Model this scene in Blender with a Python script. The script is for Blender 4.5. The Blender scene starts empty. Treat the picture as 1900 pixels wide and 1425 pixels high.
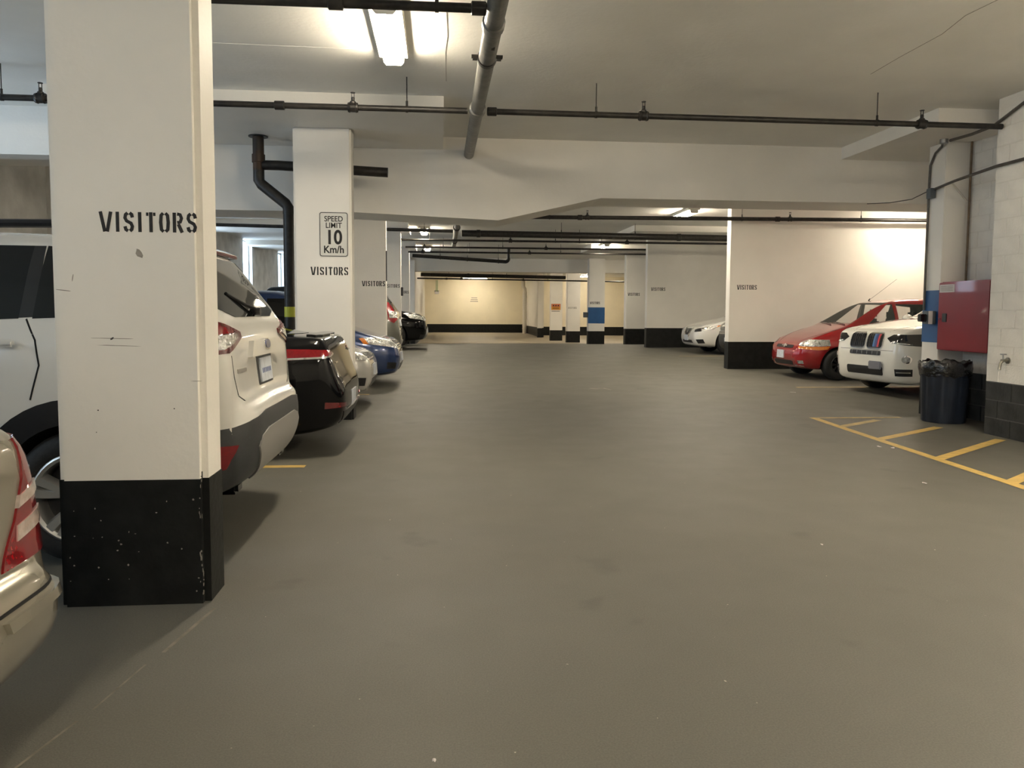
import bpy, bmesh, math, random
from mathutils import Vector, Matrix
from mathutils.bvhtree import BVHTree
random.seed(7)
scene = bpy.context.scene
COL = scene.collection

# ------------------------------------------------------------------ camera
F_PX, YAW, PITCH, ROLL, CAM_H = 1420.0, math.radians(5.32), math.radians(3.9), math.radians(0.3), 1.35
cd = bpy.data.cameras.new('camera')
cam = bpy.data.objects.new('camera', cd)
COL.objects.link(cam)
_d = Vector((math.sin(YAW) * math.cos(PITCH), math.cos(YAW) * math.cos(PITCH), -math.sin(PITCH)))
_r0 = Vector((math.cos(YAW), -math.sin(YAW), 0))
_u0 = _r0.cross(_d)
_r = _r0 * math.cos(ROLL) + _u0 * math.sin(ROLL)
_u = _u0 * math.cos(ROLL) - _r0 * math.sin(ROLL)
M = Matrix.Identity(4)
for i in range(3):
    M[i][0], M[i][1], M[i][2] = _r[i], _u[i], -_d[i]
M[2][3] = CAM_H
cam.matrix_world = M
cd.sensor_width = 36
cd.lens = F_PX / 1900 * 36
cd.shift_x = 1.0 / 1900
cd.shift_y = -37.0 / 1900
cd.clip_start, cd.clip_end = 0.05, 300
scene.camera = cam

# ------------------------------------------------------------------ world, exposure
world = bpy.data.worlds.new('overcast_sky')
scene.world = world
world.use_nodes = True
bg = world.node_tree.nodes['Background']
bg.inputs[0].default_value = (0.62, 0.80, 1.0, 1)
bg.inputs[1].default_value = 4.6
vs = scene.view_settings
vs.view_transform = 'Standard'
vs.look = 'None'
vs.gamma = 1
vs.use_curve_mapping = False
vs.exposure = 1.12
LAMP_POWER = 62.0
LAMP_COLOR = (1.0, 0.88, 0.69)

# ------------------------------------------------------------------ materials
MATS = {}


def mat(name, color, rough=0.6, metal=0.0, coat=0.0, emit=None, noise=None, bump=None, spec=0.5, alpha=None):
    """noise=(scale, amount[, colour2]); bump=(scale, strength)"""
    if name in MATS:
        return MATS[name]
    m = bpy.data.materials.new(name)
    m.use_nodes = True
    nt = m.node_tree
    b = nt.nodes['Principled BSDF']
    b.inputs['Base Color'].default_value = (*color, 1)
    b.inputs['Roughness'].default_value = rough
    b.inputs['Metallic'].default_value = metal
    b.inputs['Coat Weight'].default_value = coat
    b.inputs['Coat Roughness'].default_value = 0.04
    b.inputs['Specular IOR Level'].default_value = spec
    if alpha is not None:
        b.inputs['Alpha'].default_value = alpha
    if emit:
        b.inputs['Emission Color'].default_value = (*emit[0], 1)
        b.inputs['Emission Strength'].default_value = emit[1]
    if noise or bump:
        tc = nt.nodes.new('ShaderNodeTexCoord')
    if noise:
        n = nt.nodes.new('ShaderNodeTexNoise')
        n.inputs['Scale'].default_value = noise[0]
        n.inputs['Detail'].default_value = 6
        nt.links.new(tc.outputs['Object'], n.inputs['Vector'])
        r = nt.nodes.new('ShaderNodeValToRGB')
        c2 = noise[2] if len(noise) > 2 else tuple(c * (1 - noise[1]) for c in color)
        r.color_ramp.elements[0].position = 0.35
        r.color_ramp.elements[1].position = 0.65
        r.color_ramp.elements[0].color = (*c2, 1)
        r.color_ramp.elements[1].color = (*color, 1)
        nt.links.new(n.outputs['Fac'], r.inputs['Fac'])
        nt.links.new(r.outputs['Color'], b.inputs['Base Color'])
    if bump:
        n2 = nt.nodes.new('ShaderNodeTexNoise')
        n2.inputs['Scale'].default_value = bump[0]
        n2.inputs['Detail'].default_value = 4
        nt.links.new(tc.outputs['Object'], n2.inputs['Vector'])
        bp = nt.nodes.new('ShaderNodeBump')
        bp.inputs['Strength'].default_value = bump[1]
        bp.inputs['Distance'].default_value = 0.02
        nt.links.new(n2.outputs['Fac'], bp.inputs['Height'])
        nt.links.new(bp.outputs['Normal'], b.inputs['Normal'])
    MATS[name] = m
    return m


WALL = mat('white_wall_paint', (0.82, 0.79, 0.73), 0.55, noise=(1.3, 0.06), bump=(30, 0.08))
CEIL = mat('ceiling_paint', (0.86, 0.84, 0.78), 0.6, noise=(0.9, 0.10), bump=(22, 0.12))
BAND = mat('black_base_paint', (0.0045, 0.005, 0.0045), 0.5, noise=(9, 0.0, (0.010, 0.011, 0.010)), bump=(25, 0.15), spec=0.25)
BANDW = mat('worn_black_block_paint', (0.011, 0.012, 0.0115), 0.45, noise=(6, 0.0, (0.035, 0.036, 0.034)), bump=(25, 0.2))
BLOCKM = mat('painted_block', (0.80, 0.77, 0.71), 0.55, noise=(6, 0.08), bump=(45, 0.25))
MORTAR = mat('mortar', (0.72, 0.69, 0.63), 0.8, bump=(60, 0.3))
MORTARD = mat('dark_mortar', (0.13, 0.13, 0.12), 0.8, bump=(60, 0.3))
CONC = mat('bare_concrete', (0.70, 0.69, 0.66), 0.75, noise=(2.2, 0.25), bump=(18, 0.25))
PIPEB = mat('black_iron_pipe', (0.012, 0.011, 0.010), 0.45, noise=(14, 0.0, (0.03, 0.026, 0.022)), metal=0.2)
PIPEG = mat('grey_steel_pipe', (0.17, 0.165, 0.15), 0.42, metal=0.55, noise=(7, 0.3), bump=(30, 0.1))
RUST = mat('rusty_cast_iron', (0.055, 0.026, 0.010), 0.55, noise=(5, 0.0, (0.018, 0.014, 0.011)), metal=0.2)
PIPEW = mat('painted_white_pipe', (0.66, 0.62, 0.54), 0.5, noise=(4, 0.08))
STEEL = mat('galvanised_steel', (0.38, 0.38, 0.37), 0.38, metal=0.8, noise=(20, 0.2))
CHROME = mat('chrome', (0.85, 0.85, 0.85), 0.08, metal=1.0)
BLK = mat('black_plastic', (0.010, 0.010, 0.011), 0.4, noise=(30, 0.2))
BLKG = mat('gloss_black_trim', (0.006, 0.006, 0.007), 0.12, coat=0.5)
RUB = mat('tyre_rubber', (0.013, 0.013, 0.013), 0.75, noise=(40, 0.3), bump=(80, 0.2))
WELL = mat('wheel_well_liner', (0.004, 0.004, 0.004), 0.9)
RIM = mat('alloy_silver', (0.72, 0.71, 0.68), 0.3, metal=0.8)
RIMD = mat('alloy_dark_pocket', (0.05, 0.05, 0.052), 0.35, metal=0.6)
STEELW = mat('black_steel_wheel', (0.02, 0.02, 0.021), 0.45, metal=0.4)
GLASS = mat('tinted_car_glass', (0.004, 0.005, 0.005), 0.03, coat=0.0, spec=0.45)
GLASSL = mat('green_tint_glass', (0.16, 0.17, 0.15), 0.03, coat=1.0, spec=0.8)
LENS = mat('clear_lamp_lens', (0.62, 0.62, 0.60), 0.10, metal=0.7, noise=(28, 0.55), coat=1.0, bump=(60, 0.5))
REDL = mat('red_lamp_lens', (0.21, 0.005, 0.009), 0.12, coat=1.0, noise=(60, 0.25))
REDD = mat('dark_red_lens', (0.11, 0.004, 0.006), 0.12, coat=1.0, noise=(60, 0.25))
AMB = mat('amber_lens', (0.62, 0.17, 0.012), 0.15, coat=1.0, noise=(50, 0.2))
SEAM = mat('panel_gap', (0.004, 0.004, 0.004), 0.9)
CLAD = mat('grey_bumper_plastic', (0.035, 0.037, 0.038), 0.5, noise=(60, 0.15))
SILV = mat('satin_silver_plastic', (0.36, 0.35, 0.33), 0.32, metal=0.5)
PLATE = mat('licence_plate_white', (0.60, 0.64, 0.70), 0.35, noise=(22, 0.18))
PLBLUE = mat('plate_blue_print', (0.05, 0.09, 0.26), 0.4)
YEL = mat('yellow_line_paint', (0.60, 0.40, 0.11), 0.6, noise=(10, 0.0, (0.46, 0.32, 0.10)))
YELW = mat('worn_yellow_paint', (0.48, 0.35, 0.14), 0.7, noise=(7, 0.0, (0.30, 0.24, 0.13)))
INK = mat('black_stencil_paint', (0.016, 0.014, 0.013), 0.7, noise=(20, 0.2))
SCUFF = mat('scuff_mark', (0.34, 0.31, 0.27), 0.8, noise=(25, 0.3))
SIGNW = mat('sign_white', (0.66, 0.65, 0.60), 0.4, noise=(8, 0.05))
BLUEP = mat('blue_wall_paint', (0.016, 0.095, 0.27), 0.5, noise=(4, 0.15))
REDC = mat('red_cabinet_enamel', (0.26, 0.008, 0.014), 0.32, coat=0.4, noise=(3, 0.12))
PAPER = mat('white_paper', (0.62, 0.58, 0.58), 0.6, noise=(12, 0.06))
BINB = mat('blue_bin_plastic', (0.013, 0.019, 0.034), 0.5, noise=(5, 0.3))
LINER = mat('black_bin_liner', (0.006, 0.006, 0.007), 0.16, coat=0.3, bump=(18, 0.9))
BRASS = mat('aged_brass', (0.34, 0.32, 0.27), 0.4, metal=0.8, noise=(20, 0.3))
HOUSE = mat('lamp_housing', (0.70, 0.67, 0.60), 0.45)
DIFF = mat('lamp_diffuser', (0.9, 0.88, 0.8), 0.5, emit=(LAMP_COLOR, LAMP_POWER))
ORANGE = mat('orange_sign', (0.62, 0.26, 0.02), 0.4)
PINK = mat('sign_red', (0.5, 0.02, 0.02), 0.4)
GREEN = mat('green_cable', (0.08, 0.30, 0.10), 0.5)
GREYBOX = mat('grey_box_enamel', (0.10, 0.115, 0.125), 0.4, metal=0.3)
YELTAPE = mat('yellow_tape', (0.55, 0.55, 0.05), 0.5)
CABLE = mat('brown_grey_conduit', (0.11, 0.10, 0.09), 0.5, metal=0.3, noise=(12, 0.3))
SEAT = mat('seat_fabric', (0.02, 0.018, 0.018), 0.9)


def car_paint(name, c, metal=0.0, rough=0.22):
    return mat(name, c, rough, metal, coat=1.0, noise=(3, 0.04))


# floor material: dark grey membrane, traffic-worn, speckled
def floor_mat():
    m = bpy.data.materials.new('grey_floor_membrane')
    m.use_nodes = True
    nt = m.node_tree
    b = nt.nodes['Principled BSDF']
    tc = nt.nodes.new('ShaderNodeTexCoord')

    def nz(scale, detail=6):
        n = nt.nodes.new('ShaderNodeTexNoise')
        n.inputs['Scale'].default_value = scale
        n.inputs['Detail'].default_value = detail
        nt.links.new(tc.outputs['Object'], n.inputs['Vector'])
        return n

    def ramp(src, p0, c0, p1, c1):
        r = nt.nodes.new('ShaderNodeValToRGB')
        r.color_ramp.elements[0].position = p0
        r.color_ramp.elements[1].position = p1
        r.color_ramp.elements[0].color = (*c0, 1)
        r.color_ramp.elements[1].color = (*c1, 1)
        nt.links.new(src, r.inputs['Fac'])
        return r
    base = ramp(nz(0.45, 5).outputs['Fac'], 0.25, (0.096, 0.092, 0.075), 0.75, (0.112, 0.107, 0.089))
    stain = ramp(nz(1.9, 3).outputs['Fac'], 0.27, (0.80, 0.80, 0.80), 0.35, (1, 1, 1))
    fine = ramp(nz(150, 2).outputs['Fac'], 0.3, (0.82, 0.82, 0.82), 0.7, (1.12, 1.12, 1.12))
    fleck = ramp(nz(38, 1).outputs['Fac'], 0.80, (0, 0, 0), 0.83, (1, 1, 1))

    def mul(a, c):
        x = nt.nodes.new('ShaderNodeMixRGB')
        x.blend_type = 'MULTIPLY'
        x.inputs[0].default_value = 1
        nt.links.new(a, x.inputs[1])
        nt.links.new(c, x.inputs[2])
        return x.outputs[0]
    c = mul(mul(base.outputs[0], stain.outputs[0]), fine.outputs[0])
    mx = nt.nodes.new('ShaderNodeMixRGB')
    nt.links.new(fleck.outputs[0], mx.inputs[0])
    nt.links.new(c, mx.inputs[1])
    mx.inputs[2].default_value = (0.40, 0.37, 0.30, 1)
    nt.links.new(mx.outputs[0], b.inputs['Base Color'])
    rr = ramp(nz(2.5).outputs['Fac'], 0.3, (0.56, 0.56, 0.56), 0.7, (0.62, 0.62, 0.62))
    nt.links.new(rr.outputs[0], b.inputs['Roughness'])
    bp = nt.nodes.new('ShaderNodeBump')
    bp.inputs['Strength'].default_value = 0.25
    bp.inputs['Distance'].default_value = 0.004
    nt.links.new(nz(220, 2).outputs['Fac'], bp.inputs['Height'])
    nt.links.new(bp.outputs['Normal'], b.inputs['Normal'])
    return m


FLOOR = floor_mat()


# ------------------------------------------------------------------ helpers
class MB:
    def __init__(self):
        self.v, self.f = [], []

    def add(self, vs_, fs):
        o = len(self.v)
        self.v += [tuple(p) for p in vs_]
        self.f += [tuple(i + o for i in q) for q in fs]
        return self

    def box(self, x0, x1, y0, y1, z0, z1):
        return self.add([(x0, y0, z0), (x1, y0, z0), (x1, y1, z0), (x0, y1, z0), (x0, y0, z1), (x1, y0, z1), (x1, y1, z1), (x0, y1, z1)],
                        [(0, 3, 2, 1), (4, 5, 6, 7), (0, 1, 5, 4), (1, 2, 6, 5), (2, 3, 7, 6), (3, 0, 4, 7)])

    def bbox(self, x0, x1, y0, y1, z0, z1, b=0.005):
        """bevelled box"""
        bm = bmesh.new()
        bmesh.ops.create_cube(bm, size=1)
        for v in bm.verts:
            v.co = Vector(((x0 + x1) / 2 + v.co.x * (x1 - x0), (y0 + y1) / 2 + v.co.y * (y1 - y0), (z0 + z1) / 2 + v.co.z * (z1 - z0)))
        bmesh.ops.bevel(bm, geom=bm.edges[:], offset=b, segments=2, affect='EDGES')
        return self.frombm(bm)

    def frombm(self, bm):
        bm.verts.index_update()
        self.add([v.co[:] for v in bm.verts], [[v.index for v in f.verts] for f in bm.faces])
        bm.free()
        return self

    def prism(self, poly, axis, a0, a1):
        """poly of 2-D points extruded along axis ('x': (y,z), 'y': (x,z), 'z': (x,y))"""
        def P(p, a):
            return {'x': (a, p[0], p[1]), 'y': (p[0], a, p[1]), 'z': (p[0], p[1], a)}[axis]
        n = len(poly)
        return self.add([P(p, a0) for p in poly] + [P(p, a1) for p in poly],
                        [tuple(range(n))[::-1], tuple(range(n, 2 * n))] + [(i, (i + 1) % n, n + (i + 1) % n, n + i) for i in range(n)])

    def tube(self, pts, r, seg=12, cap=True, rs=None):
        pts = [Vector(p) for p in pts]
        rings = []
        up = None
        for i, p in enumerate(pts):
            t = (pts[min(i + 1, len(pts) - 1)] - pts[max(i - 1, 0)]).normalized()
            if up is None:
                up = Vector((0, 0, 1)) if abs(t.z) < 0.9 else Vector((0, 1, 0))
            a = t.cross(up).normalized()
            b = a.cross(t).normalized()
            up = b
            rr = rs[i] if rs else r
            rings.append([p + (a * math.cos(2 * math.pi * k / seg) + b * math.sin(2 * math.pi * k / seg)) * rr for k in range(seg)])
        vs_ = [q for R in rings for q in R]
        fs = []
        for i in range(len(rings) - 1):
            for k in range(seg):
                fs.append((i * seg + k, i * seg + (k + 1) % seg, (i + 1) * seg + (k + 1) % seg, (i + 1) * seg + k))
        if cap:
            fs += [tuple(range(seg))[::-1], tuple(range((len(rings) - 1) * seg, len(rings) * seg))]
        return self.add(vs_, fs)

    def lathe(self, prof, c=(0, 0, 0), axis='z', seg=24, cap=True):
        """prof: (r, h) pairs"""
        vs_, fs = [], []
        for r, h in prof:
            for k in range(seg):
                a = 2 * math.pi * k / seg
                ca, sa = r * math.cos(a), r * math.sin(a)
                p = {'z': (ca, sa, h), 'y': (ca, h, sa), 'x': (h, ca, sa)}[axis]
                vs_.append((p[0] + c[0], p[1] + c[1], p[2] + c[2]))
        for i in range(len(prof) - 1):
            for k in range(seg):
                fs.append((i * seg + k, i * seg + (k + 1) % seg, (i + 1) * seg + (k + 1) % seg, (i + 1) * seg + k))
        if cap:
            fs += [tuple(range(seg)), tuple(range((len(prof) - 1) * seg, len(prof) * seg))]
        return self.add(vs_, fs)

    def mesh(self, name, m, smooth=None):
        me = bpy.data.meshes.new(name)
        me.from_pydata(self.v, [], self.f)
        bm = bmesh.new()
        bm.from_mesh(me)
        bmesh.ops.recalc_face_normals(bm, faces=bm.faces[:])
        bm.to_mesh(me)
        bm.free()
        me.materials.append(m)
        if smooth:
            for p in me.polygons:
                p.use_smooth = True
            me.set_sharp_from_angle(angle=math.radians(smooth))
        return me

    def build(self, name, m, parent=None, smooth=None):
        return link(name, self.mesh(name, m, smooth), parent)


def link(name, me, parent=None):
    o = bpy.data.objects.new(name, me)
    COL.objects.link(o)
    if parent:
        o.parent = parent
    return o


def tag(o, label=None, cat=None, group=None, kind=None):
    if label:
        o['label'] = label
    if cat:
        o['category'] = cat
    if group:
        o['group'] = group
    if kind:
        o['kind'] = kind
    return o


def empty(name, loc, rz=0, label=None, cat=None, group=None, kind=None):
    o = bpy.data.objects.new(name, None)
    COL.objects.link(o)
    o.location = loc
    o.rotation_euler = (0, 0, rz)
    return tag(o, label, cat, group, kind)


def arc(c, r, a0, a1, n, plane='xz'):
    out = []
    for i in range(n + 1):
        a = math.radians(a0 + (a1 - a0) * i / n)
        p, q = r * math.cos(a), r * math.sin(a)
        out.append({'xz': (c[0] + p, c[1], c[2] + q), 'yz': (c[0], c[1] + p, c[2] + q), 'xy': (c[0] + p, c[1] + q, c[2])}[plane])
    return out


def pchip(pts):
    xs = [p[0] for p in pts]
    ys = [p[1] for p in pts]
    n = len(xs)
    h = [xs[i + 1] - xs[i] for i in range(n - 1)]
    dl = [(ys[i + 1] - ys[i]) / h[i] for i in range(n - 1)]
    m = [0.0] * n
    m[0], m[-1] = dl[0], dl[-1]
    for i in range(1, n - 1):
        if dl[i - 1] * dl[i] > 0:
            w1, w2 = 2 * h[i] + h[i - 1], h[i] + 2 * h[i - 1]
            m[i] = (w1 + w2) / (w1 / dl[i - 1] + w2 / dl[i])

    def f(x):
        if x <= xs[0]:
            return ys[0]
        if x >= xs[-1]:
            return ys[-1]
        i = 0
        while x > xs[i + 1]:
            i += 1
        t = (x - xs[i]) / h[i]
        return ((2 * t**3 - 3 * t**2 + 1) * ys[i] + (t**3 - 2 * t**2 + t) * h[i] * m[i]
                + (-2 * t**3 + 3 * t**2) * ys[i + 1] + (t**3 - t**2) * h[i] * m[i + 1])
    return f


# floor profile along the aisle: a gentle crest about 24 m ahead
FH = pchip([(-9, 0), (8, 0), (12, 0.03), (16, 0.09), (20, 0.21), (24, 0.26), (27, 0.20), (30, 0.08), (33.5, -0.06), (38, -0.19), (43, -0.24), (50, -0.22), (60, -0.14)])

# text as mesh ------------------------------------------------------------
LET = {
    'V': [[(0.06, 1), (0.40, 0)], [(0.60, 0.0), (0.94, 1)]],
    'I': [[(0.5, 0), (0.5, 1)]],
    'T': [[(0.5, 0), (0.5, 1)], [(0.05, 0.9), (0.28, 0.9)], [(0.72, 0.9), (0.95, 0.9)]],
    'O': [[(0.40, 0.96), (0.20, 0.86), (0.14, 0.5), (0.20, 0.14), (0.40, 0.04)], [(0.60, 0.96), (0.80, 0.86), (0.86, 0.5), (0.80, 0.14), (0.60, 0.04)]],
    'R': [[(0.16, 0), (0.16, 1)], [(0.42, 0.93), (0.70, 0.90), (0.82, 0.72), (0.70, 0.53), (0.42, 0.50)], [(0.52, 0.42), (0.86, 0)]],
    'S': [[(0.86, 0.72), (0.78, 0.88), (0.60, 0.95)], [(0.42, 0.95), (0.22, 0.86), (0.16, 0.70), (0.30, 0.55), (0.70, 0.44), (0.84, 0.28), (0.76, 0.12), (0.60, 0.05)],
          [(0.42, 0.05), (0.22, 0.12), (0.14, 0.28)]],
}
LETW = {'V': 0.62, 'I': 0.30, 'T': 0.56, 'O': 0.56, 'R': 0.58, 'S': 0.56}


def stencil(parent, text, x, y, z, h, w, name='lettering', m=None):
    """stencil word on a face that looks towards -Y; x is its left end, z its foot, w its full width"""
    mb = MB()
    gap = 0.16
    tot = sum(LETW[c] for c in text) + gap * (len(text) - 1)
    s = w / tot
    cx = x
    hw = 0.085 * h
    for c in text:
        lw = LETW[c] * s
        for st in LET[c]:
            p2 = [(cx + p[0] * lw, z + p[1] * h) for p in st]
            L_, R_ = [], []
            for i in range(len(p2)):
                a, b = p2[max(i - 1, 0)], p2[min(i + 1, len(p2) - 1)]
                dx, dz = b[0] - a[0], b[1] - a[1]
                n = math.hypot(dx, dz)
                nx, nz = -dz / n * hw, dx / n * hw
                L_.append((p2[i][0] + nx, y - 0.0012, p2[i][1] + nz))
                R_.append((p2[i][0] - nx, y - 0.0012, p2[i][1] - nz))
            k = len(L_)
            mb.add(L_ + R_, [(i, i + 1, k + i + 1, k + i) for i in range(k - 1)])
        cx += lw + gap * s
    return mb.build(name, m or INK, parent)


def text_mesh(name, body, size, m, parent, loc, bold=0.0, width=1.0, align='CENTER'):
    """flat sans lettering on a face that looks towards -Y"""
    cu = bpy.data.curves.new(name, 'FONT')
    cu.body = body
    cu.size = size
    cu.offset = bold
    cu.align_x = align
    cu.extrude = 0.0006
    ob = bpy.data.objects.new(name, cu)
    COL.objects.link(ob)
    dg = bpy.context.evaluated_depsgraph_get()
    me = bpy.data.meshes.new_from_object(ob.evaluated_get(dg))
    bpy.data.objects.remove(ob)
    for v in me.vertices:
        x, y, z = v.co
        v.co = (x * width + loc[0], loc[1] - z, y + loc[2])
    me.materials.clear()
    me.materials.append(m)
    return link(name, me, parent)

# ------------------------------------------------------------------ structure
CZ = 3.72          # underside of the slab
XL, XR, YB, YF = -6.5, 12.4, -5.0, 56.0


def wbox(name, x0, x1, y0, y1, z0, z1, m, label=None, parent=None, bev=0.0):
    mb = MB()
    (mb.bbox(x0, x1, y0, y1, z0, z1, bev) if bev else mb.box(x0, x1, y0, y1, z0, z1))
    o = mb.build(name, m, parent, 30 if bev else None)
    if not parent:
        tag(o, label, None, None, 'structure')
    return o


# floor: a grid that follows the crest
mb = MB()
ys = [YB - 0.2 + i * 1.0 for i in range(int(YF - YB) + 2)]
xs = [XL - 0.2, -2, 2, 6, XR + 0.2]
vs_ = [(x, y, FH(y)) for y in ys for x in xs]
n = len(xs)
mb.add(vs_, [(j * n + i, j * n + i + 1, (j + 1) * n + i + 1, (j + 1) * n + i) for j in range(len(ys) - 1) for i in range(n - 1)])
floor = mb.build('floor', FLOOR, None, 60)
tag(floor, 'dark grey worn floor of the driving aisle', None, None, 'structure')
for p in floor.data.polygons:
    if p.normal.z < 0:
        p.flip()

ceiling = wbox('ceiling', XL - 0.2, XR + 0.2, YB - 0.2, YF + 0.2, CZ, CZ + 0.2, CEIL, 'pale painted concrete slab overhead')
for pts in ([(4.231, 5.2), (4.16, 5.9), (4.24, 6.3), (4.233, 6.9), (4.25, 7.4)], [(0.05, 6.2), (0.066, 6.8), (0.05, 7.2), (0.063, 8.1)],
            [(-2.4, 7.18), (-1.4, 7.2), (-0.6, 7.215)]):
    mb = MB()
    mb.tube([(x, y, CZ) for x, y in pts], 0.0028, 6)
    mb.build('crack', CEIL if len(pts) == 3 else SCUFF, ceiling)

WGLASS = mat('window_glass', (0.8, 0.9, 0.95), 0.05, alpha=0.10)
wl = empty('wall_left', (XL, 20, 0), 0, 'grey concrete outer wall pierced by tall slit windows', None, None, 'structure')
SLITS = [(-2.6, 1.2), (2.6, 1.2), (7.8, 1.2), (16.2, 1.2), (21.4, 1.2), (26.85, 1.25), (32.3, 1.1)]
edges = [YB - 0.2]
for c, w in SLITS:
    edges += [c - w / 2, c + w / 2]
edges.append(34.4)
for i in range(0, len(edges), 2):
    MB().box(-0.25, 0, edges[i] - 20, edges[i + 1] - 20, -0.3, CZ).build('wall_panel', CONC, wl)
for i, (c, w) in enumerate(SLITS):
    MB().box(-0.25, 0, c - w / 2 - 20, c + w / 2 - 20, -0.3, 0.9).build('wall_panel', CONC, wl)
    win = empty('window_%d' % (i + 1), (XL, c, 0.9), 0, 'tall narrow daylight window in the outer wall, number %s along it' % ['one', 'two', 'three', 'four', 'five', 'six', 'seven'][i], None, None, 'structure')
    H = CZ - 0.9
    fr = MB().box(-0.2, -0.12, -w / 2, -w / 2 + 0.05, 0, H).box(-0.2, -0.12, w / 2 - 0.05, w / 2, 0, H).box(-0.2, -0.12, -w / 2 + .05, w / 2 - .05, 0, 0.05)
    fr.box(-0.2, -0.12, -w / 2 + .05, w / 2 - .05, H - 0.05, H)
    fr.build('window_frame', STEEL, win)
    MB().box(-0.165, -0.155, -w / 2 + 0.05, w / 2 - 0.05, 0.05, H - 0.05).build('pane', WGLASS, win)
    ld = bpy.data.lights.new('daylight_portal', 'AREA')
    ld.shape = 'RECTANGLE'
    ld.size, ld.size_y = w, H
    ld.cycles.is_portal = True
    lo = bpy.data.objects.new('daylight_portal', ld)
    COL.objects.link(lo)
    lo.location = (XL - 0.26, c, 0.9 + H / 2)
    lo.rotation_euler = (math.radians(90), 0, math.radians(-90))

wbox('wall_back', XL, XR, YB - 0.2, YB, -0.1, CZ, WALL, 'white wall behind the viewpoint')


CREAM = mat('cream_wall_paint', (0.80, 0.72, 0.54), 0.55, noise=(1.3, 0.06), bump=(30, 0.08))


def banded(name, x0, x1, y0, y1, label, z1=CZ, m=WALL, hband=0.61, bev=0.0, sides='f', band_m=BAND, base=None):
    """painted wall or column with a black base band that is 4 mm proud"""
    yb = base if base is not None else min(FH(y0), FH(y1))
    o = wbox(name, x0, x1, y0, y1, yb - 0.05, z1, m, label, None, bev)
    b = MB()
    e = 0.004
    if bev:
        b.bbox(x0 - e, x1 + e, y0 - e, y1 + e, yb - 0.04, yb + hband, bev)
    else:
        b.box(x0 - e, x1 + e, y0 - e, y1 + e, yb - 0.04, yb + hband)
    b.build('painted_base', band_m, o, 30 if bev else None)
    return o


wbox('wall_left_pier', XL, -4.7, 13.5, 13.8, -0.05, CZ, WALL, 'painted concrete pier beyond the white hatchback')
wbox('wall_left_end', XL, -1.3, 34.2, 34.4, -0.3, CZ, WALL, 'white end wall closing the row of bays')
banded('wall_left_aisle', -1.3, -1.12, 34.4, YF, 'long white aisle wall leading to the far end', base=-0.24)
banded('wall_far', -1.3, 6.3, YF, YF + 0.2, 'cream far end wall lit by a warm lamp', base=-0.17, m=CREAM)
banded('wall_far_return', 6.2, 6.4, 47.3, YF, 'short return wall beside the far end wall', base=-0.24)
banded('wall_far_side', 6.4, XR, 51.0, 51.2, 'cream wall behind the far columns', base=-0.24, m=CREAM)
banded('wall_bay_divider', 6.38, XR, 16.5, 16.72, 'white dividing wall behind the red hatchback')
banded('wall_bay_divider', 6.43, XR, 23.5, 23.72, 'white dividing wall behind the white sedan')
wbox('wall_right_outer', XR, XR + 0.2, 9.75, 51.2, -0.3, CZ, WALL, 'white outer wall at the back of the bays')
wbox('wall_right_bay_end', 6.80, XR, 9.42, 9.74, -0.05, CZ, WALL, 'white wall closing the bay behind the cabinet')

# concrete-block wall beside the hatched area, block by block
def block_wall(name, x, y0, y1, label, rows=18):
    w = empty(name, (x, y0, 0), 0, label, None, None, 'structure')
    L = y1 - y0
    MB().box(0.0045, 0.2, 0, L, 0.6, CZ).build('mortar_bed', MORTAR, w)
    MB().box(0.008, 0.2, 0, L, -0.05, 0.6).build('mortar_bed', MORTARD, w)
    cache = {}
    for r in range(rows):
        z0, z1 = r * 0.2, min((r + 1) * 0.2, CZ) - 0.009
        p = L - (0.0 if r % 2 == 0 else -0.2)
        while p > 0.01:
            a, b = max(p - 0.4, 0), min(p, L)
            key = (round(b - a, 3), round(z1 - z0, 3), r < 3)
            if key not in cache:
                cache[key] = MB().bbox(0, 0.1, 0.0045, b - a - 0.0045 if b - a > 0.02 else b - a, 0, z1 - z0, 0.004).mesh('block', BANDW if r < 3 else BLOCKM, 30)
            o = link('block', cache[key], w)
            o.location = (random.uniform(-0.0015, 0.0015), a, z0)
            p -= 0.4
    return w


block_wall('wall_right', 6.15, 3.3, 8.1, 'painted concrete-block wall with three black base courses beside the hatched lines')
block_wall('wall_right_niche', 6.80, 8.1, 9.42, 'recessed block wall behind the red cabinet')
wbox('wall_right_near', 6.15, 6.35, YB, 3.3, -0.05, CZ, WALL, 'white side wall beside the viewpoint')
wbox('wall_right_return', 6.352, 6.80, 8.0, 8.1, -0.05, CZ, BLOCKM, 'short block return between wall and niche')

# transfer beam across the aisle and the smaller beams
mb = MB()
mb.prism([(XL, CZ + .02), (XL, 3.36), (-4.9, 3.36), (-4.6, 2.69), (-1.2, 2.69), (0.80, 2.61), (2.23, 2.94), (XR, 2.95), (XR, CZ + .02)], 'y', 10.65, 11.5)
tag(mb.build('beam', WALL, None), 'deep white transfer beam with a haunched underside crossing the aisle', None, None, 'structure')
wbox('beam', XL, -4.2, 9.6, 9.9, 3.16, CZ, WALL, 'short bulkhead beam above the white hatchback', None)
wbox('beam', -1.12, XR, 34.3, 35.0, 3.13, CZ, WALL, 'far white beam spanning the aisle before the end wall')
wbox('ceiling_drop_panel', -4.2, 0.04, 8.66, 10.65, 3.55, CZ, WALL, 'thickened slab panel over the column with the speed sign')
wbox('ceiling_drop_panel', 5.72, XR, 8.5, 10.65, 3.55, CZ, WALL, 'thickened slab panel over the red cabinet')
wbox('ceiling_drop_panel', XL, 0.04, 2.6, 4.6, 3.55, CZ, WALL, 'thickened slab panel over the nearest column')
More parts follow.
